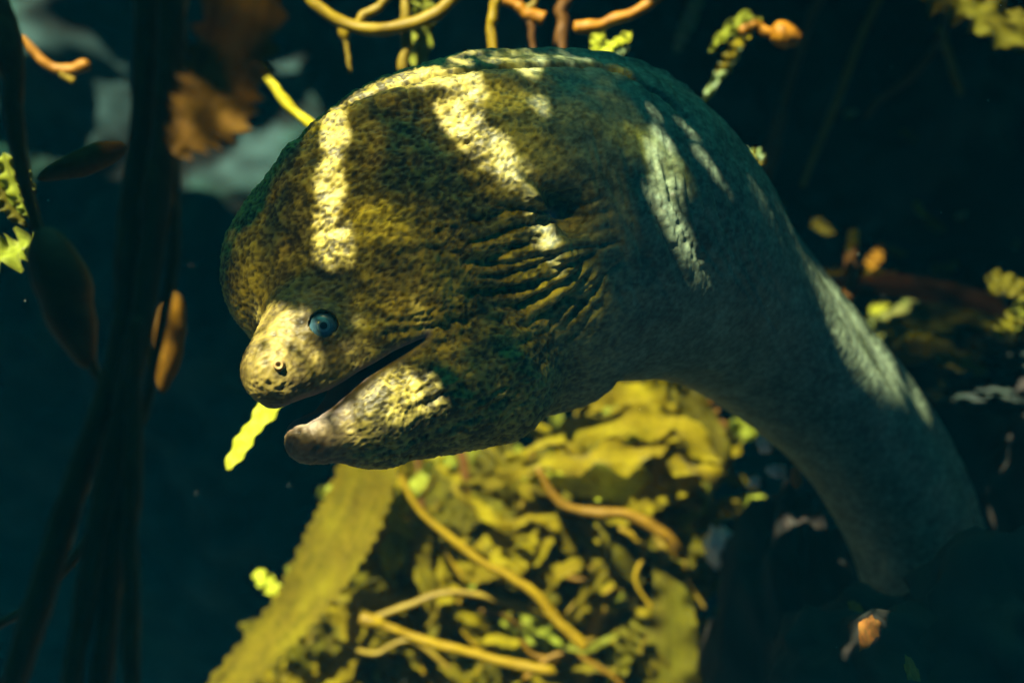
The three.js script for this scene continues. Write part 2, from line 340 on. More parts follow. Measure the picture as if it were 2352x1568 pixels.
const eelGeometry = (() => {
  const CELL = 0.0011;
  const lo = [-0.20, CAM_Y - 0.30, -0.36], hi = [0.40, CAM_Y + 0.21, 0.14];
  const { verts, index } = polygonise(eelField, lo, hi, CELL);
  const n = verts.length / 3, nor = new Float32Array(n * 3), e = 0.0008, col = new Float32Array(n * 3), P = V();
  const snoutTip = HEAD.muzzle.a.clone().add(HEAD.muzzle.e), jawTip = HEAD.jawTip.a;
  for (let i = 0; i < n; i++) {
    let x = verts[i * 3], y = verts[i * 3 + 1], z = verts[i * 3 + 2];
    for (let it = 0; it < 2; it++) {
      const d = eelField(x, y, z);
      let gx = eelField(x + e, y, z) - d, gy = eelField(x, y + e, z) - d, gz = eelField(x, y, z + e) - d, l = Math.hypot(gx, gy, gz) || 1e-9;
      nor[i * 3] = gx / l; nor[i * 3 + 1] = gy / l; nor[i * 3 + 2] = gz / l;
      if (it) break;
      const st = clamp(d * e / l, -CELL, CELL); x -= nor[i * 3] * st; y -= nor[i * 3 + 1] * st; z -= nor[i * 3 + 2] * st;
    }
    trunk(x, y, z);
    const s = near.s, a = near.a, b = near.b, head = 1 - sst(0.05, 0.16, s);
    P.set(x, y, z);
    const snout = sst(0.066, 0.030, P.distanceTo(snoutTip)), chin = sst(0.040, 0.014, P.distanceTo(jawTip));
    const hard = Math.max(snout, chin), inMouth = sst(0.0045, -0.001, dMouthNear(x, y, z));
    // relief: leathery dimples on the head, rings round the neck, folds
    const wx = noise(x * 160, y * 160, z * 160) * 0.0016, wy = noise(x * 160 + 40, y * 160, z * 160) * 0.0016;
    const cell = worley((x + wx) * 300, (y + wy) * 400, z * 330), cell2 = worley((x + wy) * 620, (y + wx) * 720, z * 640);
    const lump = fbm(x * 120, y * 120, z * 120, 3), big = fbm(x * 45 + 3, y * 45, z * 45, 3);
    const ring = noise(s * 520 + 6 * noise(a * 30, b * 30, 4), a * 40, b * 40), ring2 = noise(s * 1100 + 9 * noise(a * 40, b * 40, 9), a * 60, b * 60);
    const leather = lerp(1, 0.6, hard) * (1 - inMouth);
    let disp = leather * (head * 0.0018 * (clamp(cell, 0, 0.9) - 0.5) + head * 0.0007 * (cell2 - 0.5) + lump * 0.0015 * (0.35 + 0.65 * head) + big * 0.0010 + (1 - head) * (ring * 0.00014 + ring2 * 0.00012));
    let crease = 0;
    for (const F of FOLDS) {
      if (x < F.lo.x || y < F.lo.y || z < F.lo.z || x > F.hi.x || y > F.hi.y || z > F.hi.z) continue;
      const d = segDist(P, F.q) * (1 + 0.35 * noise(x * 300, y * 300, z * 300)), q = d / F.w, taper = Math.min(1, 6 * Math.min(segDist.at, 1 - segDist.at) + 0.25);
      if (q < 3) { const g = Math.exp(-q * q) * taper; disp += F.d * g; }
    }
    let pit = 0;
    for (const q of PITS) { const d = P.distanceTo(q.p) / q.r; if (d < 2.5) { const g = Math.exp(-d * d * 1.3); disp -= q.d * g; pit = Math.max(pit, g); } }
    verts[i * 3] = x + nor[i * 3] * disp; verts[i * 3 + 1] = y + nor[i * 3 + 1] * disp; verts[i * 3 + 2] = z + nor[i * 3 + 2] * disp;
    // colour of the skin: dark brown ground with a net of ochre flecks, greyer and finer along the trunk, tan snout, mauve chin
    const f1 = noise(x * 420 + wx * 300, y * 520, z * 460), f2 = noise(x * 860, y * 980, z * 900), f3 = fbm(x * 60 + 9, y * 60, z * 60 + 2, 3), f4 = noise(x * 210 + 7, y * 260, z * 230);
    let fleck = clamp(0.40 + 0.95 * (cell - 0.5) + 0.28 * (cell2 - 0.5) + 0.30 * f1 + 0.18 * f2 + 0.28 * f4 + 0.50 * f3, 0, 1); fleck = fleck * fleck * (3 - 2 * fleck);  // fleck tone follows the relief cells: raised net paler, pits darker
    let r = lerp(0.045, 0.50, fleck), g = lerp(0.037, 0.41, fleck), bl = lerp(0.010, 0.080, fleck);
    const tr = clamp(0.46 + 0.10 * ring + 0.34 * f2 + 0.42 * f1 + 0.45 * f3 + 0.25 * f4, 0, 1.2), body = 1 - head;
    r = lerp(r, lerp(0.075, 0.23, tr), body * 0.9); g = lerp(g, lerp(0.105, 0.34, tr), body * 0.9); bl = lerp(bl, lerp(0.075, 0.25, tr), body * 0.88);
    const sn = clamp(0.50 + 0.95 * f3 + 0.36 * f1 + 0.26 * f2, 0, 1);
    r = lerp(r, lerp(0.055, 0.27, sn), snout * 0.85); g = lerp(g, lerp(0.036, 0.20, sn), snout * 0.85); bl = lerp(bl, lerp(0.012, 0.042, sn), snout * 0.9);
    const ch = clamp(0.5 + 0.5 * f3 + 0.4 * f1, 0, 1);
    r = lerp(r, lerp(0.08, 0.26, ch), chin * 0.8); g = lerp(g, lerp(0.058, 0.18, ch), chin * 0.8); bl = lerp(bl, lerp(0.045, 0.12, ch), chin * 0.8);
    const gl = P.distanceTo(gillGlint) / 0.005; if (gl < 2) { const q = Math.exp(-gl * gl) * 0.8; r = lerp(r, 0.16, q); g = lerp(g, 0.34, q); bl = lerp(bl, 0.40, q); }  // blue glint by the gill opening, painted into the skin colour
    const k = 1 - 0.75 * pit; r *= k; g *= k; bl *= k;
    r = lerp(r, 0.16, inMouth); g = lerp(g, 0.12, inMouth); bl = lerp(bl, 0.12, inMouth);
    col[i * 3] = r; col[i * 3 + 1] = g; col[i * 3 + 2] = bl;
  }
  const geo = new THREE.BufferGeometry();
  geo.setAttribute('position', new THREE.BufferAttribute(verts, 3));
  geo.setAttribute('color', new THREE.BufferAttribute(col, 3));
  geo.setIndex(index); geo.computeVertexNormals();
  return geo;
})();
function dMouthNear(x, y, z) { return x < 0.02 && y < CAM_Y + 0.05 && z > -0.03 ? dMouth(x, y, z) : 1; }
const eel = thing('moray_eel', 'large brown moray eel with mottled wrinkled skin, blue eye and slightly open mouth', 'moray eel');
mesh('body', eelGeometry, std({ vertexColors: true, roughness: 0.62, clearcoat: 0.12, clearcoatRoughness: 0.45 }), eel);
{ // eye: dark blue ball with a pale ring round the pupil
  const look = eyeOut.clone().addScaledVector(V(0.15, -0.08, 0.9), 0.7).normalize(), turn = new THREE.Quaternion().setFromUnitVectors(V(0, 1, 0), look), q = V();
  const shell = (r, a0, a1, tint) => { const g = new THREE.SphereGeometry(r, 56, 40, 0, Math.PI * 2, a0, a1 - a0).applyQuaternion(turn), p = g.attributes.position, c = []; for (let i = 0; i < p.count; i++) { q.fromBufferAttribute(p, i).normalize(); c.push(...tint(Math.acos(clamp(q.dot(look), -1, 1)), 0.5 + 0.5 * fbm(q.x * 9, q.y * 9, q.z * 9, 3), 0.5 + 0.5 * noise(q.x * 26, q.y * 26, q.z * 26))); } g.setAttribute('color', new THREE.Float32BufferAttribute(c, 3)); return g; };
  const wet = std({ vertexColors: true, roughness: 0.3, clearcoat: 1, clearcoatRoughness: 0.1 }), R = EYE_R * 1.05;
  const ball = mesh('eye', shell(R, 0, Math.PI, (a, n, m) => [0.035 + 0.07 * n * m, 0.09 + 0.15 * n * m, 0.14 + 0.20 * n * m]), wet, eel);
  ball.position.copy(eyeC); ball.userData.label = 'steel blue eye with a pale ring round the dark pupil';
  mesh('iris', shell(R * 1.008, 0.22, 0.40, (a, n, m) => [0.10 + 0.08 * m, 0.22 + 0.12 * m, 0.28 + 0.12 * m]), wet, ball);
  mesh('pupil', shell(R * 1.010, 0, 0.225, () => [0.008, 0.010, 0.014]), wet, ball);
}
{ // tube nostril
  const e = 0.001, p = nostrilAt, n = V(smooth(p.x + e, p.y, p.z) - smooth(p.x - e, p.y, p.z), smooth(p.x, p.y + e, p.z) - smooth(p.x, p.y - e, p.z), smooth(p.x, p.y, p.z + e) - smooth(p.x, p.y, p.z - e)).normalize().addScaledVector(V(0, -0.1, 0.6), 1).normalize();
  const prof = [[0.0046, -0.002], [0.0034, 0.0], [0.0028, 0.0012], [0.0026, 0.0020], [0.0021, 0.0023], [0.0014, 0.0020], [0.0010, 0.0010], [0.0009, -0.001]].map(([a, b]) => new THREE.Vector2(a, b));
  const g = new THREE.LatheGeometry(prof, 28); g.applyQuaternion(new THREE.Quaternion().setFromUnitVectors(V(0, 1, 0), n));
  const m = mesh('nostril', g, std({ color: rgb(0.30, 0.20, 0.07), roughness: 0.6 }), eel); m.position.copy(nostrilAt);
}
// ================================================================ materials
const kelpMat = (r, g, b, t = 0.4, rough = 0.85) => std({ color: rgb(r, g, b), vertexColors: true, transmission: t, thickness: 0, roughness: rough, ior: 1.34, specularIntensity: 0.25 });
const solid = (r, g, b, rough = 0.55) => std({ color: rgb(r, g, b), vertexColors: true, roughness: rough, specularIntensity: 0.45, clearcoat: 0.04, clearcoatRoughness: 0.4 });
const M = {
  gold: kelpMat(0.172, 0.138, 0.002), olive: kelpMat(0.088, 0.080, 0.003), green: kelpMat(0.19, 0.22, 0.02, 0.45), lime: kelpMat(0.46, 0.50, 0.04, 0.5),
  amber: kelpMat(0.26, 0.13, 0.008, 0.35), brown: kelpMat(0.12, 0.060, 0.010, 0.25), dark: kelpMat(0.12, 0.060, 0.010, 0.25), russet: kelpMat(0.050, 0.020, 0.003, 0.2), pale: kelpMat(0.22, 0.30, 0.17, 0.4),
  canopy: kelpMat(0.10, 0.075, 0.02, 0.15, 1), canopyThin: kelpMat(0.72, 0.66, 0.21, 0.66, 0.45),  // for the unseen canopy; canopyThin lets some amber sun reach the head
  stipeGold: solid(0.21, 0.145, 0.002), stipeOrange: solid(0.29, 0.125, 0.003), stipeTan: solid(0.15, 0.085, 0.003), stipeLime: solid(0.40, 0.36, 0.012), stipeBrown: solid(0.10, 0.045, 0.008), stipeDark: solid(0.10, 0.045, 0.008), stipeOlive: solid(0.18, 0.13, 0.010),
  shell: solid(0.75, 0.72, 0.68, 0.4), orangeCrust: solid(0.32, 0.13, 0.02, 0.8), mauve: solid(0.32, 0.24, 0.26, 0.8),
};
const rockMat = std({ vertexColors: true, roughness: 0.95, specularIntensity: 0.3 });

// ================================================================ kelp building blocks
const curveOf = (pts) => new THREE.CatmullRomCurve3(pts, false, 'centripetal');
const px = (list, z) => list.map(([u, v, dz = 0]) => at(u, v, z + dz));
function tubeGeo(pts, radius, { seg = 48, round = 12, wob = 0.12, blunt = true } = {}) {
  const c = curveOf(pts), fr = c.computeFrenetFrames(seg, false), pos = [], col = [], idx = [], sd = rr(0, 90);
  const R = typeof radius === 'function' ? radius : (t) => lerp(radius[0], radius[1] ?? radius[0], t);
  for (let i = 0; i <= seg; i++) {
    const t = i / seg, p = c.getPoint(t); { const q = R(t) * wob * 2.2; p.x += q * noise(t * 7 + sd, 1, 2); p.y += q * noise(t * 7 + sd, 5, 2); } const end = blunt ? Math.sqrt(Math.max(0, 1 - Math.pow(Math.max(0, 1 - Math.min(t, 1 - t) * seg / 1.6), 2))) : 1;
    for (let j = 0; j < round; j++) {
      const a = j / round * Math.PI * 2, n = fbm(p.x * 90 + sd, p.y * 90 + Math.cos(a) * 1.5, p.z * 90 + Math.sin(a) * 1.5, 3);
      const r = R(t) * end * (1 + wob * n * 2.4 + wob * 0.9 * noise(t * 9 + sd, 3, 3)) + 1e-5;
      const q = p.clone().addScaledVector(fr.normals[i], Math.cos(a) * r).addScaledVector(fr.binormals[i], Math.sin(a) * r * 0.9);
      pos.push(q.x, q.y, q.z);
      const k = 0.82 + 0.5 * n + 0.16 * noise(p.x * 400, p.y * 400, a * 3 + sd); col.push(k, k * (0.97 + 0.08 * n), k * 0.9);
    }
  }
  for (let i = 0; i < seg; i++) for (let j = 0; j < round; j++) { const a = i * round + j, b = i * round + (j + 1) % round; idx.push(a, b, a + round, b, b + round, a + round); }
  const g = new THREE.BufferGeometry(); g.setAttribute('position', new THREE.Float32BufferAttribute(pos, 3)); g.setAttribute('color', new THREE.Float32BufferAttribute(col, 3)); g.setIndex(idx); g.computeVertexNormals(); return g;
}
// a blade of kelp: a wavy, corrugated sheet with a toothed margin. w = half width (m) along t; face = direction the flat side looks
function bladeGeo(pts, w, { face = V(0, 0.25, 1), ruffle = 0.006, waves = 5, teeth = 0.003, pitch = 0.011, twist = 0, cup = 0, round = 'leaf', seg, cols = 18, keep = null, corr = 0.0004, torn = 0 } = {}) {
  const c = curveOf(pts), len = c.getLength(); seg = seg ?? clamp(Math.round(len / 0.0024), 24, 260);
  const pos = [], col = [], idx = [], sd = rr(0, 60), ph = [rr(0, 6), rr(0, 6)], prof = typeof w === 'function' ? w : round === 'strap' ? (t) => w * Math.min(1, 8 * t + 0.25, 6 * (1 - t) + 0.12) : (t) => w * Math.pow(Math.sin(Math.PI * Math.min(0.985, Math.pow(t, 0.72) * 0.97 + 0.02)), 0.65);
  const sides = [];
  for (let i = 0; i <= seg; i++) {
    const t = i / seg, p = c.getPoint(t), tan = c.getTangent(t);
    const f = face.clone().applyAxisAngle(tan, twist * (t - 0.5)), side = V().crossVectors(tan, f).normalize(), nor = V().crossVectors(side, tan).normalize(), W = prof(t);
    for (let j = 0; j <= cols; j++) {
      const s = j / cols * 2 - 1, e = Math.abs(s), ss = s < 0 ? 0 : 1;
      let edge = 1;
      if (teeth && e > 0.93) { const q = (t * len / pitch + h3(Math.floor(t * len / pitch), ss, 5) * 0.4) % 1; edge += (teeth * (q < 0.7 ? q / 0.7 : (1 - q) / 0.3) - teeth * 0.3) / (W + 1e-4); }
      if (torn) edge *= 1 - torn * e * Math.max(0, fbm(t * len * 60 + sd, ss * 9, 1, 3) * 2 + 0.1);
      const off = ruffle * Math.pow(e, 1.4) * (Math.sin(t * waves * 6.28 + ph[ss]) + 0.7 * noise(t * waves * 2.3 + sd, ss * 8, 0)) + cup * e * e * W
        + 0.45 * corr * (noise(t * len * 150 + 4 * s + sd, s * 2.2, 3) + 0.8 * noise(t * len * 260 - 5 * s, s * 4 + sd, 8));
      const q = p.clone().addScaledVector(side, s * W * edge).addScaledVector(nor, off);
      pos.push(q.x, q.y, q.z);
      const n = fbm(t * len * 40 + sd, s * W * 70, 2, 4), m = noise(t * len * 300, s * W * 220 + sd, 6), rib = noise(t * len * 25 + sd, s * 9 + 0.6 * t, 4);
      const k = clamp(0.96 + 0.40 * n + 0.22 * m + 0.26 * rib, 0.35, 1.6); col.push(k, k * (1 + 0.12 * n), k * (0.9 + 0.4 * m));
    }
  }
  const C1 = cols + 1;
  for (let i = 0; i < seg; i++) for (let j = 0; j < cols; j++) {
    const a = i * C1 + j;
    if (keep) { const m = (a + C1 + 1) * 3, b = a * 3; if (!keep((pos[b] + pos[m]) / 2, (pos[b + 1] + pos[m + 1]) / 2, (pos[b + 2] + pos[m + 2]) / 2)) continue; }
    idx.push(a, a + 1, a + C1, a + 1, a + C1 + 1, a + C1);
  }
  const g = new THREE.BufferGeometry(); g.setAttribute('position', new THREE.Float32BufferAttribute(pos, 3)); g.setAttribute('color', new THREE.Float32BufferAttribute(col, 3)); g.setIndex(idx); g.computeVertexNormals(); return g;
}
// gas float: pear-shaped bulb from a (stem end) to b
function floatGeo(a, b, r, { tail = 0.25 } = {}) {
  return tubeGeo([a, a.clone().lerp(b, 0.33), a.clone().lerp(b, 0.66), b], (t) => r * (tail + (1 - tail) * Math.pow(Math.sin(Math.PI * clamp(Math.pow(t, 0.8), 0, 1)), 0.8)) * (t > 0.97 ? 0.75 : 1), { seg: 36, round: 20, wob: 0.03 });
}
function rockGeo(c, r, { detail = 5, rough = 0.35, freq = 2.2, tint = [0.10, 0.11, 0.10], vary = 0.6, flat = 1 } = {}) {
  const n = 1 << detail, sph = new THREE.SphereGeometry(1, n * 2, n), p = sph.attributes.position, col = [], sd = rr(0, 50);
  for (let i = 0; i < p.count; i++) {
    const x = p.getX(i), y = p.getY(i), z = p.getZ(i);
    const d = 1 + rough * fbm(x * freq + sd, y * freq, z * freq, 5) * 1.6 + rough * 0.5 * Math.abs(noise(x * freq * 2 + sd, y * freq * 2, z * freq * 2));
    p.setXYZ(i, c.x + x * d * r.x, c.y + y * d * r.y * flat, c.z + z * d * r.z);
    const m = fbm(x * 5 + sd, y * 5, z * 5, 4), q = noise(x * 14, y * 14 + sd, z * 14), k = clamp(1 + vary * (1.6 * m + 0.5 * q), 0.2, 2.4);
    col.push(tint[0] * k * (1 + 0.3 * q), tint[1] * k, tint[2] * k * (1 - 0.3 * m));
  }
  sph.deleteAttribute('uv'); sph.setAttribute('color', new THREE.Float32BufferAttribute(col, 3)); sph.computeVertexNormals(); return sph;
}

// ================================================================ the tank: floor, rock wall, added overhangs
{
  const grid = (nx, ny, fn) => { const pos = [], col = [], idx = []; for (let j = 0; j <= ny; j++) for (let i = 0; i <= nx; i++) { const [p, c] = fn(i / nx, j / ny); pos.push(...p); col.push(...c); } for (let j = 0; j < ny; j++) for (let i = 0; i < nx; i++) { const a = j * (nx + 1) + i; idx.push(a, a + 1, a + nx + 1, a + 1, a + nx + 2, a + nx + 1); } const g = new THREE.BufferGeometry(); g.setAttribute('position', new THREE.Float32BufferAttribute(pos, 3)); g.setAttribute('color', new THREE.Float32BufferAttribute(col, 3)); g.setIndex(idx); g.computeVertexNormals(); return g; };
  tag(mesh('rock_wall', grid(400, 200, (a, b) => {
    const x = lerp(-2.0, 2.0, a), y = lerp(-0.05, 1.9, b), n = fbm(x * 3.1, y * 3.1, 5, 5), n2 = fbm(x * 19, y * 19, 2, 4), q = noise(x * 48, y * 48, 1);
    const k = clamp(0.42 + 3.0 * n2 + 0.7 * q, 0.05, 1.6), gr = sst(-0.1, 0.35, fbm(x * 4 + 9, y * 4, 1, 3));
    return [[x, y, -1.05 + 0.34 * n + 0.06 * n2 - 0.12 * Math.abs(x)], [lerp(0.013, 0.005, gr) * k, lerp(0.029, 0.026, gr) * k, lerp(0.032, 0.019, gr) * k]];  // teal painted into the rock for the red light lost in the water
  }), rockMat), null, null, null, 'structure');
  tag(mesh('tank_floor', grid(120, 90, (a, b) => {
    const x = lerp(-2.2, 2.2, a), z = lerp(0.42, -1.5, b), n = fbm(x * 6, 1, z * 6, 4);
    const k = clamp(0.8 + 1.2 * n, 0.2, 2); return [[x, 0.02 + 0.05 * n, z], [0.028 * k, 0.030 * k, 0.030 * k]];
  }), rockMat), null, null, null, 'structure');
  const ledge = (x0, x1, z0, z1, y, label) => { const g = rockGeo(V((x0 + x1) / 2, y, (z0 + z1) / 2), V((x1 - x0) / 2 * 1.12, 0.085, (z1 - z0) / 2 * 1.12), { rough: 0.16, freq: 2.6, tint: [0.10, 0.11, 0.11] }); tag(mesh('added_overhang', g, rockMat), label, 'rock', 'unseen rock overhangs added along the back wall'); };  // out-of-view ledges, added to keep the sun off the back wall
  ledge(-0.30, 1.7, -1.40, -0.20, CAM_Y + 0.60, 'broad unseen rock overhang added to shade the back wall behind the eel');
  ledge(-1.7, -0.20, -0.80, -0.16, CAM_Y + 0.60, 'smaller unseen rock overhang added to shade the left part of the back wall');
}

// ================================================================ unseen kelp canopy overhead, placed and cut so its gaps shape the sun patches
const CANOPY_Y = CAM_Y + 1.20;
const toCanopy = (p) => { const t = (CANOPY_Y - p.y) / SUN.y; return [p.x + SUN.x * t, p.z + SUN.z * t]; };
{
  const patch = (list) => { let cu = 0, cv = 0; for (const [u, v] of list) { cu += u / list.length; cv += v / list.length; } return list.map(([u, v]) => { for (let k = 0; k < 12; k++) { const h = hit(lerp(u, cu, k * 0.08), lerp(v, cv, k * 0.08), eelField); if (h) return toCanopy(h); } return null; }).filter(Boolean); };
  const open = [
    [[738, 258], [770, 222], [820, 185], [880, 150], [950, 158], [1000, 152], [1080, 165], [1112, 185], [1122, 228], [1080, 236], [1030, 208], [960, 208], [880, 214], [800, 238], [755, 262]],
    [[1000, 235], [1060, 225], [1110, 250], [1150, 310], [1190, 350], [1230, 400], [1258, 445], [1262, 488], [1244, 498], [1212, 458], [1170, 425], [1110, 385], [1060, 335], [1015, 285]],
    [[1215, 505], [1250, 512], [1290, 565], [1312, 615], [1290, 635], [1268, 600], [1225, 552]],
    [[738, 268], [800, 262], [802, 300], [785, 360], [788, 430], [782, 480], [808, 560], [800, 602], [760, 605], [716, 590], [720, 520], [735, 470], [728, 420], [736, 380], [742, 330]],
    [[1175, 140], [1235, 145], [1243, 178], [1225, 188], [1190, 172]],
    [[1205, 215], [1250, 225], [1256, 262], [1230, 255]],
    [[540, 770], [590, 715], [650, 706], [690, 700], [712, 740], [728, 790], [735, 835], [700, 872], [650, 900], [575, 890], [548, 840]],
    [[768, 795], [800, 792], [855, 775], [842, 800], [800, 846], [772, 846]],
    [[1488, 285], [1520, 300], [1545, 335], [1562, 400], [1560, 470], [1585, 545], [1602, 600], [1598, 655], [1575, 640], [1556, 560], [1522, 500], [1492, 460], [1488, 390]],
    [[1885, 625], [1930, 668], [1975, 718], [2015, 768], [2050, 822], [2072, 880], [2066, 920], [2010, 890], [1970, 855], [1918, 790], [1886, 705]],
    [[2085, 850], [2105, 880], [2130, 940], [2118, 965], [2098, 915]],
  ].map(patch);
  open[6] = open[6].map(([x, z], i, a) => { const cx = a.reduce((q, p) => q + p[0] / a.length, 0), cz = a.reduce((q, p) => q + p[1] / a.length, 0); const q = x < cx ? 1.2 : 1.05; return [cx + (x - cx) * q, cz + (z - cz) * 1.1]; });
  open.push([[1590, 10], [1870, 10], [1870, 130], [1720, 260], [1590, 260]].map(([u, v]) => toCanopy(at(u, v, -0.25))), [[2160, -40], [2420, -40], [2420, 150], [2260, 120]].map(([u, v]) => toCanopy(at(u, v, -0.28))));
  open.push([[385, 350], [410, 240], [440, 195], [500, 228], [565, 250], [580, 300], [470, 370], [385, 385]].map(([u, v]) => toCanopy(at(u, v, 0.335))), [[335, 650], [420, 645], [452, 760], [430, 880], [370, 930], [340, 900]].map(([u, v]) => toCanopy(at(u, v, 0.24))));
  const lace = [
    [[670, 1000], [700, 972], [770, 950], [850, 890], [930, 845], [1000, 860], [1020, 930], [940, 1000], [840, 1030], [740, 1020]],
    [[800, 690], [900, 680], [1060, 700], [1070, 765], [940, 765], [820, 740]],
    [[1010, 118], [1150, 114], [1300, 122], [1400, 150], [1300, 142], [1150, 140], [1010, 158]],
    [[1480, 240], [1560, 270], [1640, 350], [1720, 440], [1840, 570], [1890, 640], [1860, 650], [1740, 520], [1620, 400], [1520, 310]],
    [[590, 480], [720, 420], [720, 590], [600, 640], [560, 600]],
    [[800, 480], [900, 480], [960, 560], [900, 640], [810, 610]],
    [[1240, 240], [1330, 240], [1440, 300], [1400, 360], [1280, 340]],
  ].map(patch);
  const HEADSHADE = patch([[525, 690], [530, 590], [650, 345], [750, 255], [1000, 135], [1280, 128], [1420, 165], [1500, 320], [1450, 600], [1370, 760], [1220, 850], [1000, 1000], [800, 1040], [665, 1010], [690, 960], [985, 770], [700, 900], [580, 880], [555, 800]]);
  { const cx = HEADSHADE.reduce((q, p) => q + p[0] / HEADSHADE.length, 0); for (const p of HEADSHADE) if (p[0] < cx) p[0] = cx + (p[0] - cx) * 1.12; }
  const THIN = [HEADSHADE, [[425, 250], [480, -160], [680, -160], [600, 270]].map(([u, v]) => toCanopy(at(u, v, 0.335))), [[1870, 560], [2420, 540], [2420, 960], [2100, 960], [1870, 720]].map(([u, v]) => toCanopy(at(u, v, -0.44)))];
  const LACE = [-0.1, 0.75, 0.10, 0.50, 9, 9, 9, 0.0, -0.1];
  lace.push([[1715, 995], [1865, 995], [1865, 1135], [1715, 1135]].map(([u, v]) => toCanopy(at(u, v, -0.27))), [[1935, 1375], [2035, 1375], [2035, 1515], [1935, 1515]].map(([u, v]) => toCanopy(at(u, v, -0.02))));
  const inside = (poly, x, z) => { let r = false; for (let i = 0, j = poly.length - 1; i < poly.length; j = i++) { const [ax, az] = poly[i], [bx, bz] = poly[j]; if ((az > z) !== (bz > z) && x < (bx - ax) * (z - az) / (bz - az) + ax) r = !r; } return r; };
  // where the eel and the near stalks lie in the canopy's shade
  const RES = 0.02, shade = new Set(), mark = (x, z, r) => { for (let i = Math.floor((x - r) / RES); i <= (x + r) / RES; i++) for (let j = Math.floor((z - r) / RES); j <= (z + r) / RES; j++) shade.add(i + ',' + j); };
  const ep = eelGeometry.attributes.position; for (let i = 0; i < ep.count; i += 60) { const [x, z] = toCanopy(V(ep.getX(i), ep.getY(i), ep.getZ(i))); mark(x, z, 0.012); }
  for (let u = -60; u <= 470; u += 30) for (let v = -220; v <= 1600; v += 40) { for (const d of [0.24, 0.30]) { const [x, z] = toCanopy(at(u, v, d)); mark(x, z, 0.03); } }
  for (let u = 60; u <= 300; u += 30) for (let v = 290; v <= 440; v += 30) { const [x, z] = toCanopy(at(u, v, 0.17)); mark(x, z, 0.02); }
  for (let u = 1880; u <= 2420; u += 40) for (let v = 560; v <= 950; v += 40) { const [x, z] = toCanopy(at(u, v, -0.44)); mark(x, z, 0.025); }
  for (let u = 480; u <= 660; u += 30) for (let v = -220; v <= 240; v += 40) { const [x, z] = toCanopy(at(u, v, 0.335)); mark(x, z, 0.02); }
  for (let u = 1750; u <= 2500; u += 40) for (let v = 1120 + Math.max(0, 1950 - u); v <= 1660; v += 40) for (const d of [-0.36, -0.26, -0.17, -0.08, 0.04]) { const [x, z] = toCanopy(at(u, v, d)); mark(x, z, 0.04); }
  let bx = [1e9, -1e9, 1e9, -1e9]; for (const k of shade) { const [i, j] = k.split(',').map(Number); bx = [Math.min(bx[0], i * RES), Math.max(bx[1], i * RES), Math.min(bx[2], j * RES), Math.max(bx[3], j * RES)]; }
  const keep = (x, y, z) => {
    const t = (CANOPY_Y - y) / SUN.y, X = x + SUN.x * t, Z = z + SUN.z * t;
    if (!shade.has(Math.floor(X / RES + noise(X * 40, Z * 40, 1)) + ',' + Math.floor(Z / RES + noise(X * 40, Z * 40, 7)))) return false;
    const jx = X + 0.0014 * noise(X * 160, Z * 160, 3), jz = Z + 0.0014 * noise(X * 160, Z * 160, 12);
    for (const p of open) if (inside(p, jx, jz) && fbm(X * 210 + 5, Z * 210, 44, 2) < 0.20) return false;
    for (let i = 0; i < lace.length; i++) if (inside(lace[i], jx, jz) && noise(X * 420, Z * 420, 31) + 0.7 * noise(X * 130, Z * 130, 5) > LACE[i]) return false;
    return true;
  };
  const thin = (x, y, z) => { const t = (CANOPY_Y - y) / SUN.y; const X = x + SUN.x * t, Z = z + SUN.z * t; const a = X + 0.016 * noise(X * 45, Z * 45, 3), b = Z + 0.016 * noise(X * 45, Z * 45, 8); return THIN.some((p) => inside(p, a, b)) || open.some((p) => inside(p, X, Z)); };
  let k = 0;
  for (let layer = 0; layer < 2; layer++) for (let z = bx[2] - 0.03; z < bx[3] + 0.05; z += 0.075) {
    const y = CANOPY_Y + layer * 0.012, frond = [], zz = z + layer * 0.037;
    for (let x = bx[0] - 0.05 - layer * 0.105; x < bx[1] + 0.05; x += 0.21) {
      const a = V(x - 0.03, y + rr(-0.002, 0.002), zz), b = V(x + 0.07, y, zz + rr(-0.006, 0.006)), c = V(x + 0.15, y, zz + rr(-0.006, 0.006)), d = V(x + 0.24, y + rr(-0.002, 0.002), zz);
      const s0 = seed;
      for (const sheer of [false, true]) { seed = s0; const g = bladeGeo([a, b, c, d], 0.05, { face: V(0, 1, 0.05), ruffle: 0.002, waves: 4, teeth: 0.003, round: 'strap', cols: 40, seg: 110, keep: (x, y, z) => thin(x, y, z) === sheer && keep(x, y, z) }); if (g.index.count > 60) frond.push([g, sheer]); }
    }
    if (!frond.length) continue;
    const t = thing('unseen_canopy_frond', 'unseen brown kelp frond overhead, above the view, cut to shape the sun patches', 'kelp', 'unseen kelp canopy shaped to shade the eel');
    for (const [g, sheer] of frond) mesh('blade', g, sheer ? M.canopyThin : M.canopy, t);
    k++;
  }
}
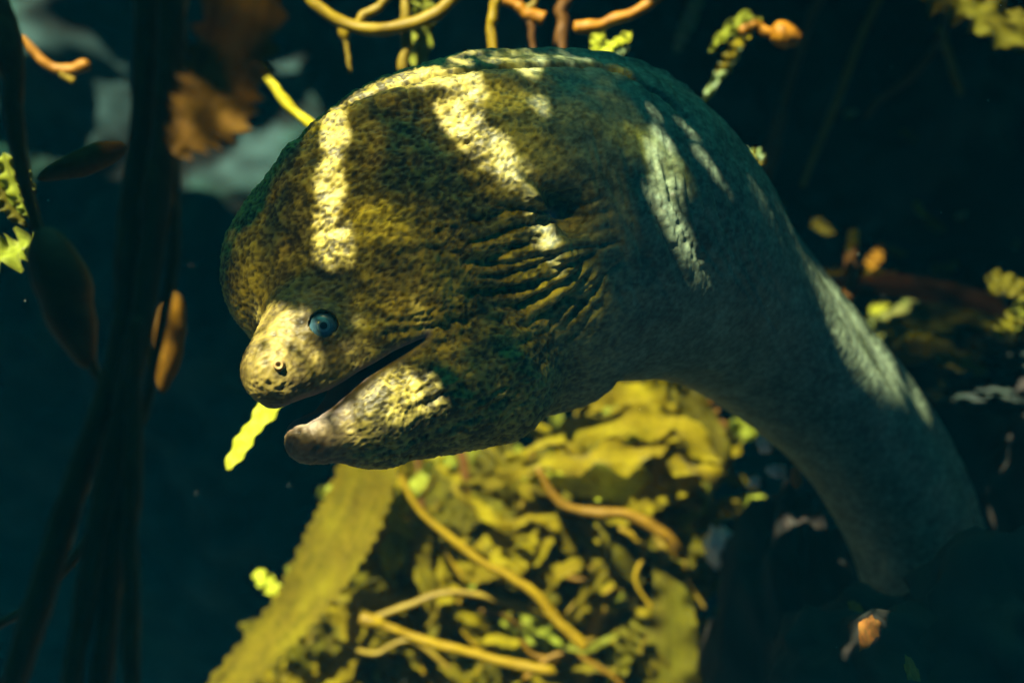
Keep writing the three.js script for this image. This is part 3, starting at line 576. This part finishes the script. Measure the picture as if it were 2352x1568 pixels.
// ================================================================ kelp and rocks that the view shows
M.strap = kelpMat(0.120, 0.098, 0.003);
const U = (n, z = 0) => n * K * (1 - z);             // survey length -> metres at depth z
const S = (name, label, list, z, r, mat, o = {}) => tag(mesh(name, tubeGeo(px(list, z), r.map((q) => U(q, z)), o), mat), label, o.cat ?? 'kelp stalk', o.group);
const stipe = (parent, list, z, r, mat, o) => mesh('stipe', tubeGeo(px(list, z), r.map((q) => U(q, z)), o), mat, parent);
const blade = (parent, list, z, w, mat, o = {}) => mesh('blade', bladeGeo(px(list, z), typeof w === 'function' ? (t) => U(w(t), z) : U(w, z), o), mat, parent);
const bulb = (parent, a, b, z, r, mat, o) => mesh('float', floatGeo(at(a[0], a[1], z), at(b[0], b[1], z), U(r, z), o), mat, parent);
const B = (name, label, list, z, w, mat, o = {}) => tag(mesh(name, bladeGeo(px(list, z), typeof w === 'function' ? (t) => U(w(t), z) : U(w, z), o), mat), label, o.cat ?? 'kelp blade', o.group);

// ---- behind and above the head
S('kelp_stalk', 'thick golden kelp stalk sagging in an arc across the top edge above the head', [[690, -40], [720, 12], [775, 50], [850, 68], [930, 58], [1000, 30], [1070, -20]], -0.16, [16, 17], M.stipeGold);
S('kelp_stalk', 'short pale golden stalk rising behind the sagging arc', [[815, 62], [840, 30], [880, 5], [900, -30]], -0.19, [12, 13], M.stipeGold);
{ const t = thing('kelp_float', 'small golden kelp bulb on a thin stem hanging under the arc', 'kelp float'); bulb(t, [787, 48], [795, 98], -0.2, 17, M.stipeGold); stipe(t, [[794, 92], [797, 120], [805, 170]], -0.2, [8, 5], M.stipeOlive); }
S('kelp_stalk', 'brown-gold upright stalk between the hanging bulb and the pale blade', [[932, -20], [930, 60], [928, 170]], -0.17, [12, 14], M.stipeOlive);
B('kelp_ribbon', 'pale green kelp blade standing upright behind the crown of the head', [[975, -30], [972, 40], [962, 180]], -0.19, 22, M.green, { round: 'strap', ruffle: 0.004, face: V(0.3, 0.1, 1) });
S('kelp_stalk', 'straight golden upright stalk ending behind the top of the hump', [[1145, -40], [1136, 20], [1130, 70], [1130, 160]], -0.13, [14, 15], M.stipeGold);
{ const t = thing('kelp_branch', 'orange forked kelp branch to the right of the upright golden stalk', 'kelp stalk'); stipe(t, [[1140, -10], [1175, 10], [1210, 28], [1247, 48]], -0.2, [13, 17], M.stipeOrange); stipe(t, [[1212, 30], [1220, 70], [1228, 150]], -0.2, [11, 7], M.stipeBrown); stipe(t, [[1205, 26], [1225, 5], [1240, -20]], -0.2, [9, 9], M.stipeOlive); }
S('kelp_stalk', 'dark brown upright kelp stalk behind the start of the dorsal fin', [[1298, -30], [1292, 50], [1286, 180]], -0.22, [21, 15], M.stipeBrown);
S('kelp_stalk', 'orange kelp stalk with a blunt end curving up to the top edge', [[1312, 62], [1360, 58], [1420, 44], [1475, 18], [1530, -25]], -0.18, [17, 13], M.stipeOrange);
{ const t = thing('kelp_sprig', 'small yellow-green kelp sprig just above the back of the neck', 'kelp'); blade(t, [[1375, 135], [1410, 105], [1452, 75]], -0.2, 16, M.lime, { ruffle: 0.003 }); blade(t, [[1400, 150], [1415, 120], [1445, 110]], -0.19, 12, M.pale, { ruffle: 0.003 }); blade(t, [[1380, 120], [1365, 95], [1390, 75]], -0.21, 10, M.lime, { ruffle: 0.002 }); }
S('kelp_stalk', 'yellow-green kelp stalk slanting down behind the forehead', [[578, 140], [600, 168], [640, 215], [680, 260], [730, 300]], -0.12, [12, 15], M.stipeLime);
B('kelp_ribbon', 'bright lime ribbon of kelp dangling behind the snout', [[640, 900], [605, 950], [575, 990], [548, 1030], [520, 1078]], -0.10, (t) => lerp(30, 17, t) * (1 + 0.12 * Math.sin(t * 11)) * Math.min(1, 14 * (1 - t) + 0.3), M.lime, { ruffle: 0.0015, teeth: 0, corr: 0.0004, face: V(-0.35, 0.5, 1), round: 'strap' });
// ---- upper left background
{ const t = thing('kelp_branch', 'bent orange kelp branch with a forked tip in front of the lit rock', 'kelp stalk'); stipe(t, [[45, 85], [75, 115], [105, 145], [140, 160], [170, 160], [207, 150]], -0.25, [11, 15], M.stipeOrange); stipe(t, [[130, 155], [150, 172], [172, 188]], -0.25, [11, 10], M.stipeGold); }
// ---- upper right background
{ const t = thing('kelp_sprig', 'round orange kelp float with drooping pale blades in open water', 'kelp'); bulb(t, [1770, 72], [1842, 90], -0.25, 33, M.stipeOrange, { tail: 0.35 }); stipe(t, [[1785, 76], [1760, 72], [1735, 55], [1700, 75]], -0.25, [14, 12], M.stipeOrange);
  blade(t, [[1745, 60], [1722, 38], [1680, 62], [1650, 92], [1632, 118]], -0.25, 13, M.green, { ruffle: 0.004 }); blade(t, [[1730, 70], [1695, 98], [1668, 140], [1645, 170]], -0.25, 11, M.gold, { ruffle: 0.004 }); blade(t, [[1700, 95], [1675, 140], [1650, 175], [1608, 248]], -0.26, 13, M.pale, { ruffle: 0.005 }); }
B('kelp_ribbon', 'dim green blade hanging from the top edge right of the neck', [[1610, -30], [1590, 30], [1568, 80], [1552, 122]], -0.55, 15, M.pale, { ruffle: 0.006 });
for (const [l, pts, r, m] of [
  ['dim brown kelp stalk slanting down right of the orange float', [[1900, -40], [1840, 110], [1790, 270], [1750, 420], [1735, 520]], 13, M.stipeBrown], ['thin dim kelp stalk crossing the dark water at upper right', [[2030, -30], [1960, 130], [1890, 310], [1840, 430]], 10, M.stipeOlive],
  ['faint brown stalk leaning under the fringed blade', [[2180, 10], [2160, 90], [2090, 180], [2010, 240], [1990, 270]], 10, M.stipeBrown], ['faint olive stalk hanging below the fringed blade', [[2160, 60], [2180, 130], [2210, 220]], 11, M.stipeOlive],
  ['black kelp stalk leaning behind the back of the eel', [[1800, 250], [1775, 360], [1745, 480], [1720, 600]], 17, M.stipeDark],
]) S('kelp_stalk', l, pts, -0.58, [r, r * 0.8], m);
B('kelp_ribbon', 'olive kelp blade with a fringed edge at the top right corner', [[2120, -40], [2200, 0], [2280, 45], [2400, 110]], -0.28, 50, M.olive, { teeth: 0.008, pitch: 0.013, round: 'strap', ruffle: 0.008 });
{ const t = thing('kelp_sprig', 'curled yellow kelp piece peeking over the back of the neck', 'kelp'); blade(t, [[1690, 440], [1712, 390], [1735, 368], [1760, 372]], -0.2, 27, M.gold, { ruffle: 0.006 }); blade(t, [[1700, 360], [1730, 352], [1762, 360]], -0.2, 12, M.pale, { ruffle: 0.004 }); }
{ const t = thing('kelp_stub', 'broken upright kelp stub with a pale tip beside the brown strap', 'kelp stalk'); stipe(t, [[1958, 560], [1955, 610], [1950, 690]], -0.40, [17, 19], M.stipeDark); stipe(t, [[1961, 525], [1960, 550], [1957, 585]], -0.40, [14, 17], M.stipeLime); }
B('kelp_strap', 'broad reddish brown kelp strap lying level right of the back', [[1905, 660], [2010, 655], [2110, 668], [2220, 690], [2330, 720]], -0.44, 34, M.russet, { round: 'strap', teeth: 0, ruffle: 0.001, corr: 0.0004, face: V(0, 0.7, 1), cup: 0.3 });
B('kelp_ribbon', 'narrow golden kelp sliver lying on the brown strap', [[1890, 625], [1960, 622], [2060, 625]], -0.41, 9, M.gold, { teeth: 0.001 });
{ const t = thing('kelp_sprig', 'ragged green kelp leaf at the right edge of the view', 'kelp'); blade(t, [[2270, 660], [2310, 650], [2370, 690]], -0.3, 26, M.olive, { teeth: 0.006 }); blade(t, [[2280, 770], [2320, 740], [2370, 680]], -0.3, 18, M.olive, { teeth: 0.005 }); blade(t, [[2330, 690], [2345, 720], [2335, 760]], -0.3, 14, M.green, { teeth: 0.004 }); }
B('kelp_ribbon', 'smooth yellow-olive kelp blade lying below the brown strap', [[2080, 790], [2140, 800], [2210, 830], [2270, 860]], -0.40, 38, M.olive, { teeth: 0, ruffle: 0.003, round: 'leaf', face: V(0, 0.8, 1) });
const bits = [['pale green scrap', 1955, 258, 16, M.pale], ['thin green scrap', 2090, 310, 24, M.olive], ['upright pale scrap', 2115, 480, 22, M.green], ['slanted olive scrap', 2150, 515, 30, M.olive], ['dull green scrap', 2060, 575, 26, M.olive], ['faint round scrap', 2210, 490, 13, M.pale], ['yellow scrap', 2085, 752, 28, M.gold], ['small yellow scrap', 2215, 735, 20, M.gold], ['mossy scrap', 2110, 700, 34, M.olive], ['dim leaf', 2010, 590, 36, M.amber], ['dim pale leaf', 1890, 520, 30, M.olive], ['faint speck', 2335, 560, 12, M.pale], ['pale leaf tip', 2020, 705, 24, M.lime], ['green-brown scrap', 2170, 615, 34, M.olive], ['amber fleck', 1790, 470, 14, M.amber]];
for (const [l, u, v, s, m] of bits) { const a = rr(-1.2, 1.2); B('kelp_scrap', `${l} of kelp in dark water right of the eel, ${u < 2050 ? 'nearer its back' : v < 400 ? 'near the top' : v < 600 ? 'at mid height' : 'low by the rocks'}`, [[u - s * Math.cos(a), v - s * Math.sin(a)], [u, v + 4], [u + s * Math.cos(a), v + s * Math.sin(a)]], -0.56 + rr(-0.05, 0.05), s * 0.45, m, { ruffle: 0.004, teeth: 0.002, cat: 'kelp scrap', group: 'kelp scraps right of the eel' }); }

// ---- rocks
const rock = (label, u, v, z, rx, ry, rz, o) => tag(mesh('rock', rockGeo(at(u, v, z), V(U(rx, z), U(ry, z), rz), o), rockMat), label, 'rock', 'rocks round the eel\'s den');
rock('pale layered rock slab at the right edge beside the trunk', 2310, 815, -0.46, 130, 36, 0.08, { rough: 0.6, freq: 3.5, tint: [0.03, 0.045, 0.045] });
rock('lower pale rock slab at the right edge, under the layered one', 2290, 905, -0.45, 125, 34, 0.07, { rough: 0.6, freq: 3.5, tint: [0.022, 0.034, 0.032] });
rock('mossy olive rock behind the yellow-olive blade', 2190, 760, -0.55, 170, 70, 0.07, { rough: 0.4, tint: [0.07, 0.08, 0.02] });
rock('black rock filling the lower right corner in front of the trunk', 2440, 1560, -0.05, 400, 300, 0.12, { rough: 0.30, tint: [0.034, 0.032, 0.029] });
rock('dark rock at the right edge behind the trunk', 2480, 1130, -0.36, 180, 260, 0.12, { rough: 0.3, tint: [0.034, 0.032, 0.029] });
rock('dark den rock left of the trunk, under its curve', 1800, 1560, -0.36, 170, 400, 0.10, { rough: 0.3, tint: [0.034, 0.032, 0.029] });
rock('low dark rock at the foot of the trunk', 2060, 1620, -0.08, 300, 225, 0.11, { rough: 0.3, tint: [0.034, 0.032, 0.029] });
rock('rock under the kelp heap', 1150, 1900, -0.66, 620, 300, 0.16, { rough: 0.35, tint: [0.035, 0.04, 0.03] });
// crusts, shells on the den rock
const den = []; scene.traverse((o) => { if (o.isMesh && /^rock(_\d+)?$/.test(o.name)) { o.updateMatrixWorld(); den.push(o); } });
const sight = new THREE.Raycaster();
const crumb = (name, label, cat, u, v, z, rx, ry, mat, o = {}) => {
  const aim = at(u, v, z); sight.set(EYE, aim.clone().sub(EYE).normalize()); const h = sight.intersectObjects(den, false)[0], p = h ? h.point : aim, d = 1 - p.z, n = h ? h.face.normal.clone() : V(0, 0, 1); if (n.dot(sight.ray.direction) > 0) n.negate();
  const g = rockGeo(V(0, 0, 0), V(rx * K * d, ry * K * d, Math.min(rx, ry) * K * d * (o.flat ?? 0.8)), { detail: 4, rough: 0.55, freq: 1.8, tint: [0.9, 0.9, 0.9], vary: 0.35, ...o, flat: 1 });
  g.applyQuaternion(new THREE.Quaternion().setFromUnitVectors(V(0, 0, 1), n.lerp(V(0, 0, 1), 0.5).normalize())); g.translate(p.x, p.y, p.z); tag(mesh(name, g, mat), label, cat, o.group); };
crumb('shell', 'white shell fragment with a yellow edge, topmost on the dark rock under the belly', 'shell', 1758, 1022, -0.22, 16, 18, M.shell);
crumb('shell', 'pinkish white shell in the middle of the dark rock under the belly', 'shell', 1784, 1080, -0.22, 20, 13, M.shell);
crumb('shell', 'small bright white shell, lowest of those under the belly', 'shell', 1733, 1106, -0.22, 14, 12, M.shell);
crumb('shell', 'tan oblong shell nearest to the trunk', 'shell', 1832, 1092, -0.22, 12, 24, M.orangeCrust);
crumb('shell', 'large blue-grey shell among the kelp tips right of the heap', 'shell', 1652, 1255, -0.24, 28, 42, M.shell);
crumb('crust', 'upper orange crust flake at the foot of the trunk', 'crust', 1966, 1402, 0.0, 14, 26, M.orangeCrust, { flat: 0.3 });
crumb('crust', 'large orange crust flake at the foot of the trunk', 'crust', 1998, 1468, 0.0, 22, 46, M.orangeCrust, { flat: 0.25 });
crumb('crust', 'orange crust stripe near the bottom edge right of the trunk foot', 'crust', 2100, 1560, 0.06, 14, 46, M.orangeCrust, { flat: 0.25 });

// ---- the kelp heap below the head
B('kelp_ribbon', 'long serrated golden kelp blade hanging down-left from under the chin', [[868, 1030, 0.01], [822, 1160], [765, 1270], [690, 1390], [600, 1490], [490, 1620]], -0.38, (t) => lerp(78, 62, t) * (0.9 + 0.18 * Math.sin(t * 5)), M.strap, { teeth: 0.005, pitch: 0.013, ruffle: 0.0014, waves: 1.7, corr: 0.0006, face: V(-0.35, 0.35, 1), cup: 0.15 });
{ const t = thing('kelp_sprig', 'pair of curled yellow-green tips on the left edge of the long blade', 'kelp'); blade(t, [[655, 1370], [620, 1345], [596, 1322], [600, 1350]], -0.41, 18, M.lime, { ruffle: 0.0031, teeth: 0.002 }); blade(t, [[690, 1350], [672, 1315], [655, 1300]], -0.42, 14, M.green, { ruffle: 0.0025, teeth: 0.002 }); blade(t, [[640, 1450], [610, 1425], [600, 1440]], -0.41, 14, M.green, { ruffle: 0.0025 }); }
{ const t = thing('kelp_frond', 'slender golden kelp stalk winding diagonally down across the heap', 'kelp'); stipe(t, [[905, 1040], [925, 1100], [965, 1175], [1030, 1235], [1100, 1290], [1170, 1325], [1230, 1365], [1285, 1430], [1350, 1490]], -0.36, [8, 15], M.stipeGold, { seg: 90 }); blade(t, [[1165, 1325], [1200, 1280], [1235, 1215]], -0.38, 22, M.gold, { ruffle: 0.0031 }); blade(t, [[985, 1195], [1040, 1190], [1090, 1215]], -0.39, 16, M.olive, { ruffle: 0.0031 }); }
{ const t = thing('kelp_frond', 'wide ruffled olive kelp fan in the middle of the heap', 'kelp'); blade(t, [[1265, 1180], [1180, 1235], [1080, 1270], [940, 1300]], -0.42, 82, M.gold, { ruffle: 0.0074, waves: 2.8, face: V(0.1, 0.6, 1), corr: 0.002 }); blade(t, [[1290, 1270], [1200, 1310], [1090, 1370], [1000, 1400]], -0.44, 50, M.olive, { ruffle: 0.0062, waves: 2.8 }); blade(t, [[1250, 1190], [1170, 1180], [1060, 1180], [1010, 1200]], -0.46, 42, M.gold, { ruffle: 0.0074 }); }
{ const t = thing('kelp_frond', 'ruffled bright kelp blades in layers directly under the belly', 'kelp'); blade(t, [[1660, 1060], [1560, 985], [1450, 970], [1330, 990], [1160, 1050]], -0.39, 36, M.gold, { ruffle: 0.0074, waves: 3.3, face: V(0, 0.9, 1) }); blade(t, [[1640, 1110], [1540, 1050], [1420, 1050], [1300, 1060], [1140, 1085]], -0.38, 40, M.gold, { ruffle: 0.0087, waves: 3.9, face: V(0, 1, 0.8) }); blade(t, [[1520, 1120], [1400, 1110], [1290, 1090], [1200, 1100]], -0.40, 42, M.lime, { ruffle: 0.0087, waves: 3.3 }); stipe(t, [[1690, 1000], [1600, 985], [1500, 1010], [1400, 1040]], -0.42, [9, 7], M.stipeOlive); blade(t, [[1180, 1030], [1120, 1070], [1080, 1130]], -0.44, 36, M.olive, { ruffle: 0.0062 }); }
{ const t = thing('kelp_frond', 'golden kelp blades rising against the belly at the right of the heap', 'kelp'); blade(t, [[1320, 960], [1400, 905], [1490, 905], [1560, 880], [1600, 870]], -0.41, 26, M.gold, { ruffle: 0.0050, waves: 2.8 }); blade(t, [[1540, 870], [1590, 930], [1640, 1010], [1650, 1100]], -0.41, 34, M.olive, { ruffle: 0.0062, waves: 2.2 }); blade(t, [[1600, 880], [1620, 940], [1680, 1000]], -0.43, 22, M.brown, { ruffle: 0.0037 }); blade(t, [[1400, 960], [1500, 945], [1600, 960]], -0.45, 34, M.gold, { ruffle: 0.0062 }); }
{ const t = thing('kelp_frond', 'orange kelp stalk curving through the centre right of the heap', 'kelp'); stipe(t, [[1235, 1075], [1265, 1130], [1310, 1168], [1370, 1180], [1440, 1185], [1530, 1225], [1570, 1280]], -0.37, [10, 17], M.stipeTan, { seg: 70 }); blade(t, [[1440, 1190], [1500, 1140], [1570, 1110], [1620, 1080]], -0.39, 30, M.gold, { ruffle: 0.0050 }); }
{ const t = thing('kelp_frond', 'olive kelp stalk bent in a hook near the bottom centre', 'kelp'); stipe(t, [[1340, 1620], [1350, 1520], [1372, 1420], [1412, 1352], [1455, 1370], [1480, 1425], [1500, 1490]], -0.45, [20, 13], M.stipeOlive, { seg: 60 }); blade(t, [[1480, 1420], [1440, 1480], [1430, 1550]], -0.38, 26, M.olive, {}); }
{ const t = thing('kelp_frond', 'broad olive kelp blade standing at the right side of the heap', 'kelp'); stipe(t, [[1490, 1150], [1510, 1230], [1535, 1300]], -0.40, [8, 14], M.stipeOlive); blade(t, [[1510, 1230], [1540, 1330], [1545, 1450], [1530, 1620]], -0.40, (q) => lerp(22, 72, q), M.olive, { ruffle: 0.0037, teeth: 0.002, corr: 0.0015 }); }
{ const t = thing('kelp_frond', 'pale golden stalk with a knobbed end running along the bottom of the heap', 'kelp'); stipe(t, [[838, 1424], [890, 1440], [960, 1470], [1050, 1492], [1130, 1512], [1280, 1548]], -0.36, [11, 15], M.stipeGold, { seg: 60 }); bulb(t, [825, 1418], [885, 1436], -0.36, 19, M.stipeGold, { tail: 0.5 }); }
S('kelp_stalk', 'thin brown kelp stalk arching from the knobbed end to the right', [[850, 1420], [920, 1395], [1000, 1368], [1070, 1362], [1150, 1380], [1220, 1405], [1300, 1448]], -0.39, [9, 10], M.stipeOlive);
for (const [l, pts, r] of [['dark stalk behind the heap, left of the water gap', [[960, 1040], [970, 1120], [962, 1210], [940, 1300]], 10], ['dark stalk behind the heap, right of the water gap', [[1055, 1020], [1075, 1100], [1100, 1170], [1140, 1230]], 14], ['brown stalk crossing low behind the heap', [[1180, 1310], [1150, 1400], [1210, 1480], [1260, 1580]], 9], ['brown stalk rising through the right part of the heap', [[1570, 1600], [1500, 1400], [1490, 1270], [1470, 1160]], 12]]) S('kelp_stalk', l, pts, -0.50, [r, r], M.stipeBrown);
// ragged growth that fills the heap: each frond a thin stalk with its blades
const heap = [[880, 1180, 'behind the long serrated blade, upper part'], [880, 1330, 'between the long serrated blade and the fan'], [930, 1450, 'at the lower left of the heap'], [760, 1510, 'beside the foot of the long serrated blade'], [1040, 1500, 'low at the bottom middle of the heap'], [1180, 1440, 'under the arching brown stalk'], [1330, 1300, 'right of the winding stalk'], [1300, 1540, 'at the bottom edge beside the hook'], [1450, 1270, 'between the orange stalk and the hook'], [1430, 1140, 'behind the orange stalk'], [1580, 1180, 'at the right rim of the heap, high'], [1610, 1370, 'at the right rim of the heap, low'], [1150, 1150, 'behind the fan, under the chin'], [1640, 1480, 'at the bottom right end of the heap'], [1420, 1470, 'inside the bend of the hook'], [1050, 1330, 'below the fan'], [1560, 1020, 'at the upper right of the heap'], [680, 1560, 'at the lower left end of the heap'], [1240, 1240, 'just right of the fan'], [1720, 1330, 'on the dark rock right of the heap'], [1120, 1590, 'on the bottom edge below the knobbed stalk'], [860, 1560, 'on the bottom edge left of the knobbed stalk'], [1320, 1120, 'under the belly behind the bright layers'], [1480, 1350, 'beside the broad olive blade, left'], [1540, 1570, 'on the bottom edge under the broad olive blade'], [970, 1230, 'behind the left end of the fan'], [1380, 1390, 'above the top of the hook'], [1210, 1080, 'close below the throat']];
heap.forEach(([u, v, where], i) => {
  const t = thing('kelp_frond', `tangled small kelp frond ${where}`, 'kelp', 'small fronds filling the heap'), z = -0.44 - 0.12 * ((i * 7) % 5) / 5, n = u > 1600 ? 5 : 13, a0 = rr(0, 6.28);
  stipe(t, [[u - 60 * Math.cos(a0), v - 60 * Math.sin(a0)], [u, v], [u + 30 * Math.cos(a0 + 0.6), v + 40], [u + 70 * Math.cos(a0 + 0.4), v + 70 * Math.sin(a0 + 0.4)]], z, [6, 8], i % 3 ? M.stipeOlive : M.stipeBrown);
  for (let k = 0; k < n; k++) { const a = rr(0, 6.28), l = rr(90, 220) * (u > 1600 ? 0.6 : 1), ox = rr(-60, 60), oy = rr(-55, 55), b = a + rr(-0.8, 0.8); blade(t, [[u + ox, v + oy], [u + ox + l * 0.5 * Math.cos(a), v + oy + l * 0.5 * Math.sin(a), rr(-0.01, 0.02)], [u + ox + l * 0.5 * Math.cos(a) + l * 0.5 * Math.cos(b), v + oy + l * 0.5 * Math.sin(a) + l * 0.5 * Math.sin(b), rr(-0.02, 0.02)]], z + rr(-0.03, 0.03), rr(13, 32) * (u > 1600 ? 0.7 : 1), [M.gold, M.olive, M.gold, M.olive, M.green, M.olive][Math.floor(rr(0, 6))], { ruffle: rr(0.002, 0.006), waves: rr(1.5, 3.5), face: V(rr(-0.6, 0.6), rr(0, 0.9), 1), teeth: rr(0.001, 0.003), torn: rr(0, 0.06), cols: 12, corr: 0.0005 }); }
  if (u < 1600) for (let k = 0; k < 2; k++) { const a = rr(0, 6.28), l = rr(190, 300), ox = rr(-40, 40), oy = rr(-40, 40), c = rr(-70, 70); blade(t, [[u + ox - l * 0.5 * Math.cos(a), v + oy - l * 0.5 * Math.sin(a)], [u + ox - l * 0.2 * Math.cos(a) - c * Math.sin(a), v + oy - l * 0.2 * Math.sin(a) + c * Math.cos(a), 0.01], [u + ox + l * 0.2 * Math.cos(a) - c * 0.6 * Math.sin(a), v + oy + l * 0.2 * Math.sin(a) + c * 0.6 * Math.cos(a)], [u + ox + l * 0.5 * Math.cos(a), v + oy + l * 0.5 * Math.sin(a), -0.02]], -0.41 - 0.03 * (i % 3), rr(13, 25), k ? M.gold : M.strap, { ruffle: rr(0.003, 0.006), waves: rr(2, 4), face: V(rr(-0.5, 0.5), rr(0.1, 0.9), 1), teeth: 0.0025, twist: rr(-1.5, 1.5) }); }
});

const back = [[900, 1290, 1.3], [1010, 1420, 0.3], [1130, 1290, 0.6], [1260, 1400, 1.0], [1380, 1240, 0.2], [1500, 1180, -0.3], [1330, 1500, 0.7], [1480, 1450, 1.2], [1120, 1520, 0.1], [820, 1480, 1.0], [1580, 1290, 1.4], [1240, 1130, 0.0], [1440, 1040, 0.1], [980, 1130, 1.2]];
back.forEach(([u, v, a], i) => B('kelp_ribbon', `broad olive kelp sheet deep in the heap, ${['behind the strap', 'low left', 'behind the fan', 'under the fan at right', 'behind the orange stalk', 'high at the right rim', 'beside the hook, left', 'beside the hook, right', 'at the bottom middle', 'at the bottom left', 'low at the right rim', 'under the throat', 'under the belly', 'under the chin'][i]}`, [[u - 130 * Math.cos(a), v - 130 * Math.sin(a)], [u - 30 * Math.cos(a) + 14, v - 30 * Math.sin(a)], [u + 50 * Math.cos(a) - 10, v + 50 * Math.sin(a)], [u + 140 * Math.cos(a + 0.2), v + 140 * Math.sin(a + 0.2)]], -0.57 - 0.02 * (i % 3), rr(42, 66), i % 3 ? M.olive : M.gold, { ruffle: 0.006, waves: 2.5, teeth: 0.003, corr: 0.0006, group: 'broad sheets at the back of the heap' }));
const stems = [[[760, 1470], [860, 1500], [940, 1470], [1040, 1540]], [[1000, 1240], [1060, 1330], [1050, 1420], [1110, 1500]], [[1180, 1200], [1240, 1290], [1330, 1330], [1400, 1320]], [[1290, 1210], [1350, 1260], [1350, 1350], [1300, 1410]], [[1420, 1210], [1480, 1260], [1460, 1330], [1500, 1400]], [[1100, 1400], [1180, 1430], [1220, 1500], [1320, 1520]], [[1560, 1130], [1600, 1220], [1570, 1310], [1620, 1400]], [[930, 1340], [980, 1420], [960, 1500], [1000, 1600]], [[1200, 1560], [1290, 1500], [1390, 1540], [1450, 1600]], [[1140, 1100], [1200, 1150], [1190, 1220], [1250, 1260]]];
stems.forEach((p, i) => S('kelp_stalk', `thin curving kelp stem in the heap, ${['along the bottom left', 'left of the fan', 'right of the winding stalk', 'above the hook', 'between the hook and the broad blade', 'under the arching stalk', 'on the right rim', 'below the fan', 'along the bottom edge', 'close under the throat'][i]}`, p, -0.40 - 0.015 * (i % 4), [rr(6, 9), rr(4, 7)], [M.stipeOlive, M.stipeGold, M.stipeTan][i % 3], { group: 'thin stems in the heap' }));
// ---- dark kelp close to the glass on the left
{ const t = thing('giant_kelp', 'cluster of tall black kelp stalks with one big blade, nearest at the left', 'kelp'), z = 0.30;
  stipe(t, [[330, -140], [332, 120], [318, 350], [300, 560], [285, 760], [262, 880], [190, 1080], [120, 1290], [20, 1620]], z, [34, 36], M.stipeDark, { seg: 90 });
  stipe(t, [[396, -140], [385, 200], [372, 380], [350, 560], [330, 760], [290, 930], [230, 1200], [160, 1620]], z + 0.01, [40, 30], M.stipeDark, { seg: 90 });
  stipe(t, [[300, 760], [290, 920], [285, 1100], [265, 1300], [230, 1620]], z + 0.005, [30, 30], M.stipeDark, { seg: 60 });
  stipe(t, [[318, 720], [312, 900], [305, 1100], [300, 1300], [294, 1620]], z + 0.015, [22, 22], M.stipeDark, { seg: 60 });
  stipe(t, [[395, 330], [400, 450], [398, 560], [380, 720], [350, 860], [320, 980]], z, [16, 12], M.stipeDark);
  blade(t, [[398, 352], [440, 300], [480, 250], [512, 180], [548, 60], [585, -120]], z + 0.035, (q) => lerp(8, 84, Math.min(1, Math.pow(q * 2.6, 0.8))), M.brown, { teeth: 0.006, pitch: 0.0085, ruffle: 0.0015, corr: 0.0007, cols: 28, seg: 220, face: V(0.25, 0.1, 1) });
  bulb(t, [290, 335], [85, 412], z - 0.13, 36, M.dark, { tail: 0.14 });
}
{ const t = thing('kelp_float', 'lit orange-brown kelp float hanging right of the black stalks', 'kelp float'), z = 0.24; bulb(t, [402, 668], [372, 905], z, 42, M.amber, { tail: 0.16 }); bulb(t, [352, 690], [345, 880], z - 0.02, 12, M.stipeGold, { tail: 0.2 }); }
{ const t = thing('kelp_frond', 'dark kelp stalk with a drooping pear-shaped float at the left edge', 'kelp'), z = 0.26;
  stipe(t, [[-20, -30], [18, 100], [35, 260], [48, 390], [70, 470], [100, 555]], z, [30, 16], M.stipeDark); bulb(t, [95, 520], [205, 850], z, 72, M.stipeDark, { tail: 0.16 }); stipe(t, [[195, 800], [225, 860], [250, 900]], z, [12, 12], M.stipeDark); bulb(t, [-5, 20], [30, 200], z, 44, M.stipeDark, { tail: 0.3 }); }
{ const t = thing('kelp_sprig', 'ragged yellow-green kelp tuft at the left edge, above the dark float', 'kelp'), z = -0.06; blade(t, [[5, 350], [25, 410], [55, 470], [70, 500]], z, 24, M.green, { ruffle: 0.006 }); blade(t, [[52, 385], [60, 430], [40, 480]], z, 14, M.green, { ruffle: 0.004 }); blade(t, [[-10, 420], [20, 470], [60, 520]], z - 0.01, 22, M.olive, { ruffle: 0.006 }); }
B('kelp_ribbon', 'bright green kelp leaf at the left edge beside the dark float', [[-40, 590], [20, 582], [60, 560], [95, 560]], -0.04, 46, M.green, { ruffle: 0.008, teeth: 0.002, face: V(0, 0.6, 1) });
S('kelp_stalk', 'faint brown stalk crossing behind the fanned stalk bases at lower left', [[-30, 1450], [60, 1400], [150, 1310], [230, 1200], [290, 1130]], 0.2, [13, 12], M.stipeBrown);
// ---- fine particles drifting in the water
{ const g = new THREE.IcosahedronGeometry(0.00028, 0), n = 46, m = new THREE.InstancedMesh(g, std({ color: rgb(0.55, 0.6, 0.55), roughness: 0.9 }), n), d = new THREE.Object3D();
  for (let i = 0; i < n; i++) { const z = rr(-0.4, 0.25); d.position.copy(at(rr(0, 2352), rr(0, 1568), z)); d.scale.set(rr(0.6, 2.2), rr(0.5, 1.1), rr(0.5, 1.1)); d.rotation.set(rr(0, 6), rr(0, 6), rr(0, 6)); d.updateMatrix(); m.setMatrixAt(i, d.matrix); }
  m.name = 'drifting_specks'; m.castShadow = m.receiveShadow = true; scene.add(m); tag(m, 'fine pale specks drifting in the water around the eel', 'particles', null, 'stuff'); }
renderer.render(scene, camera);
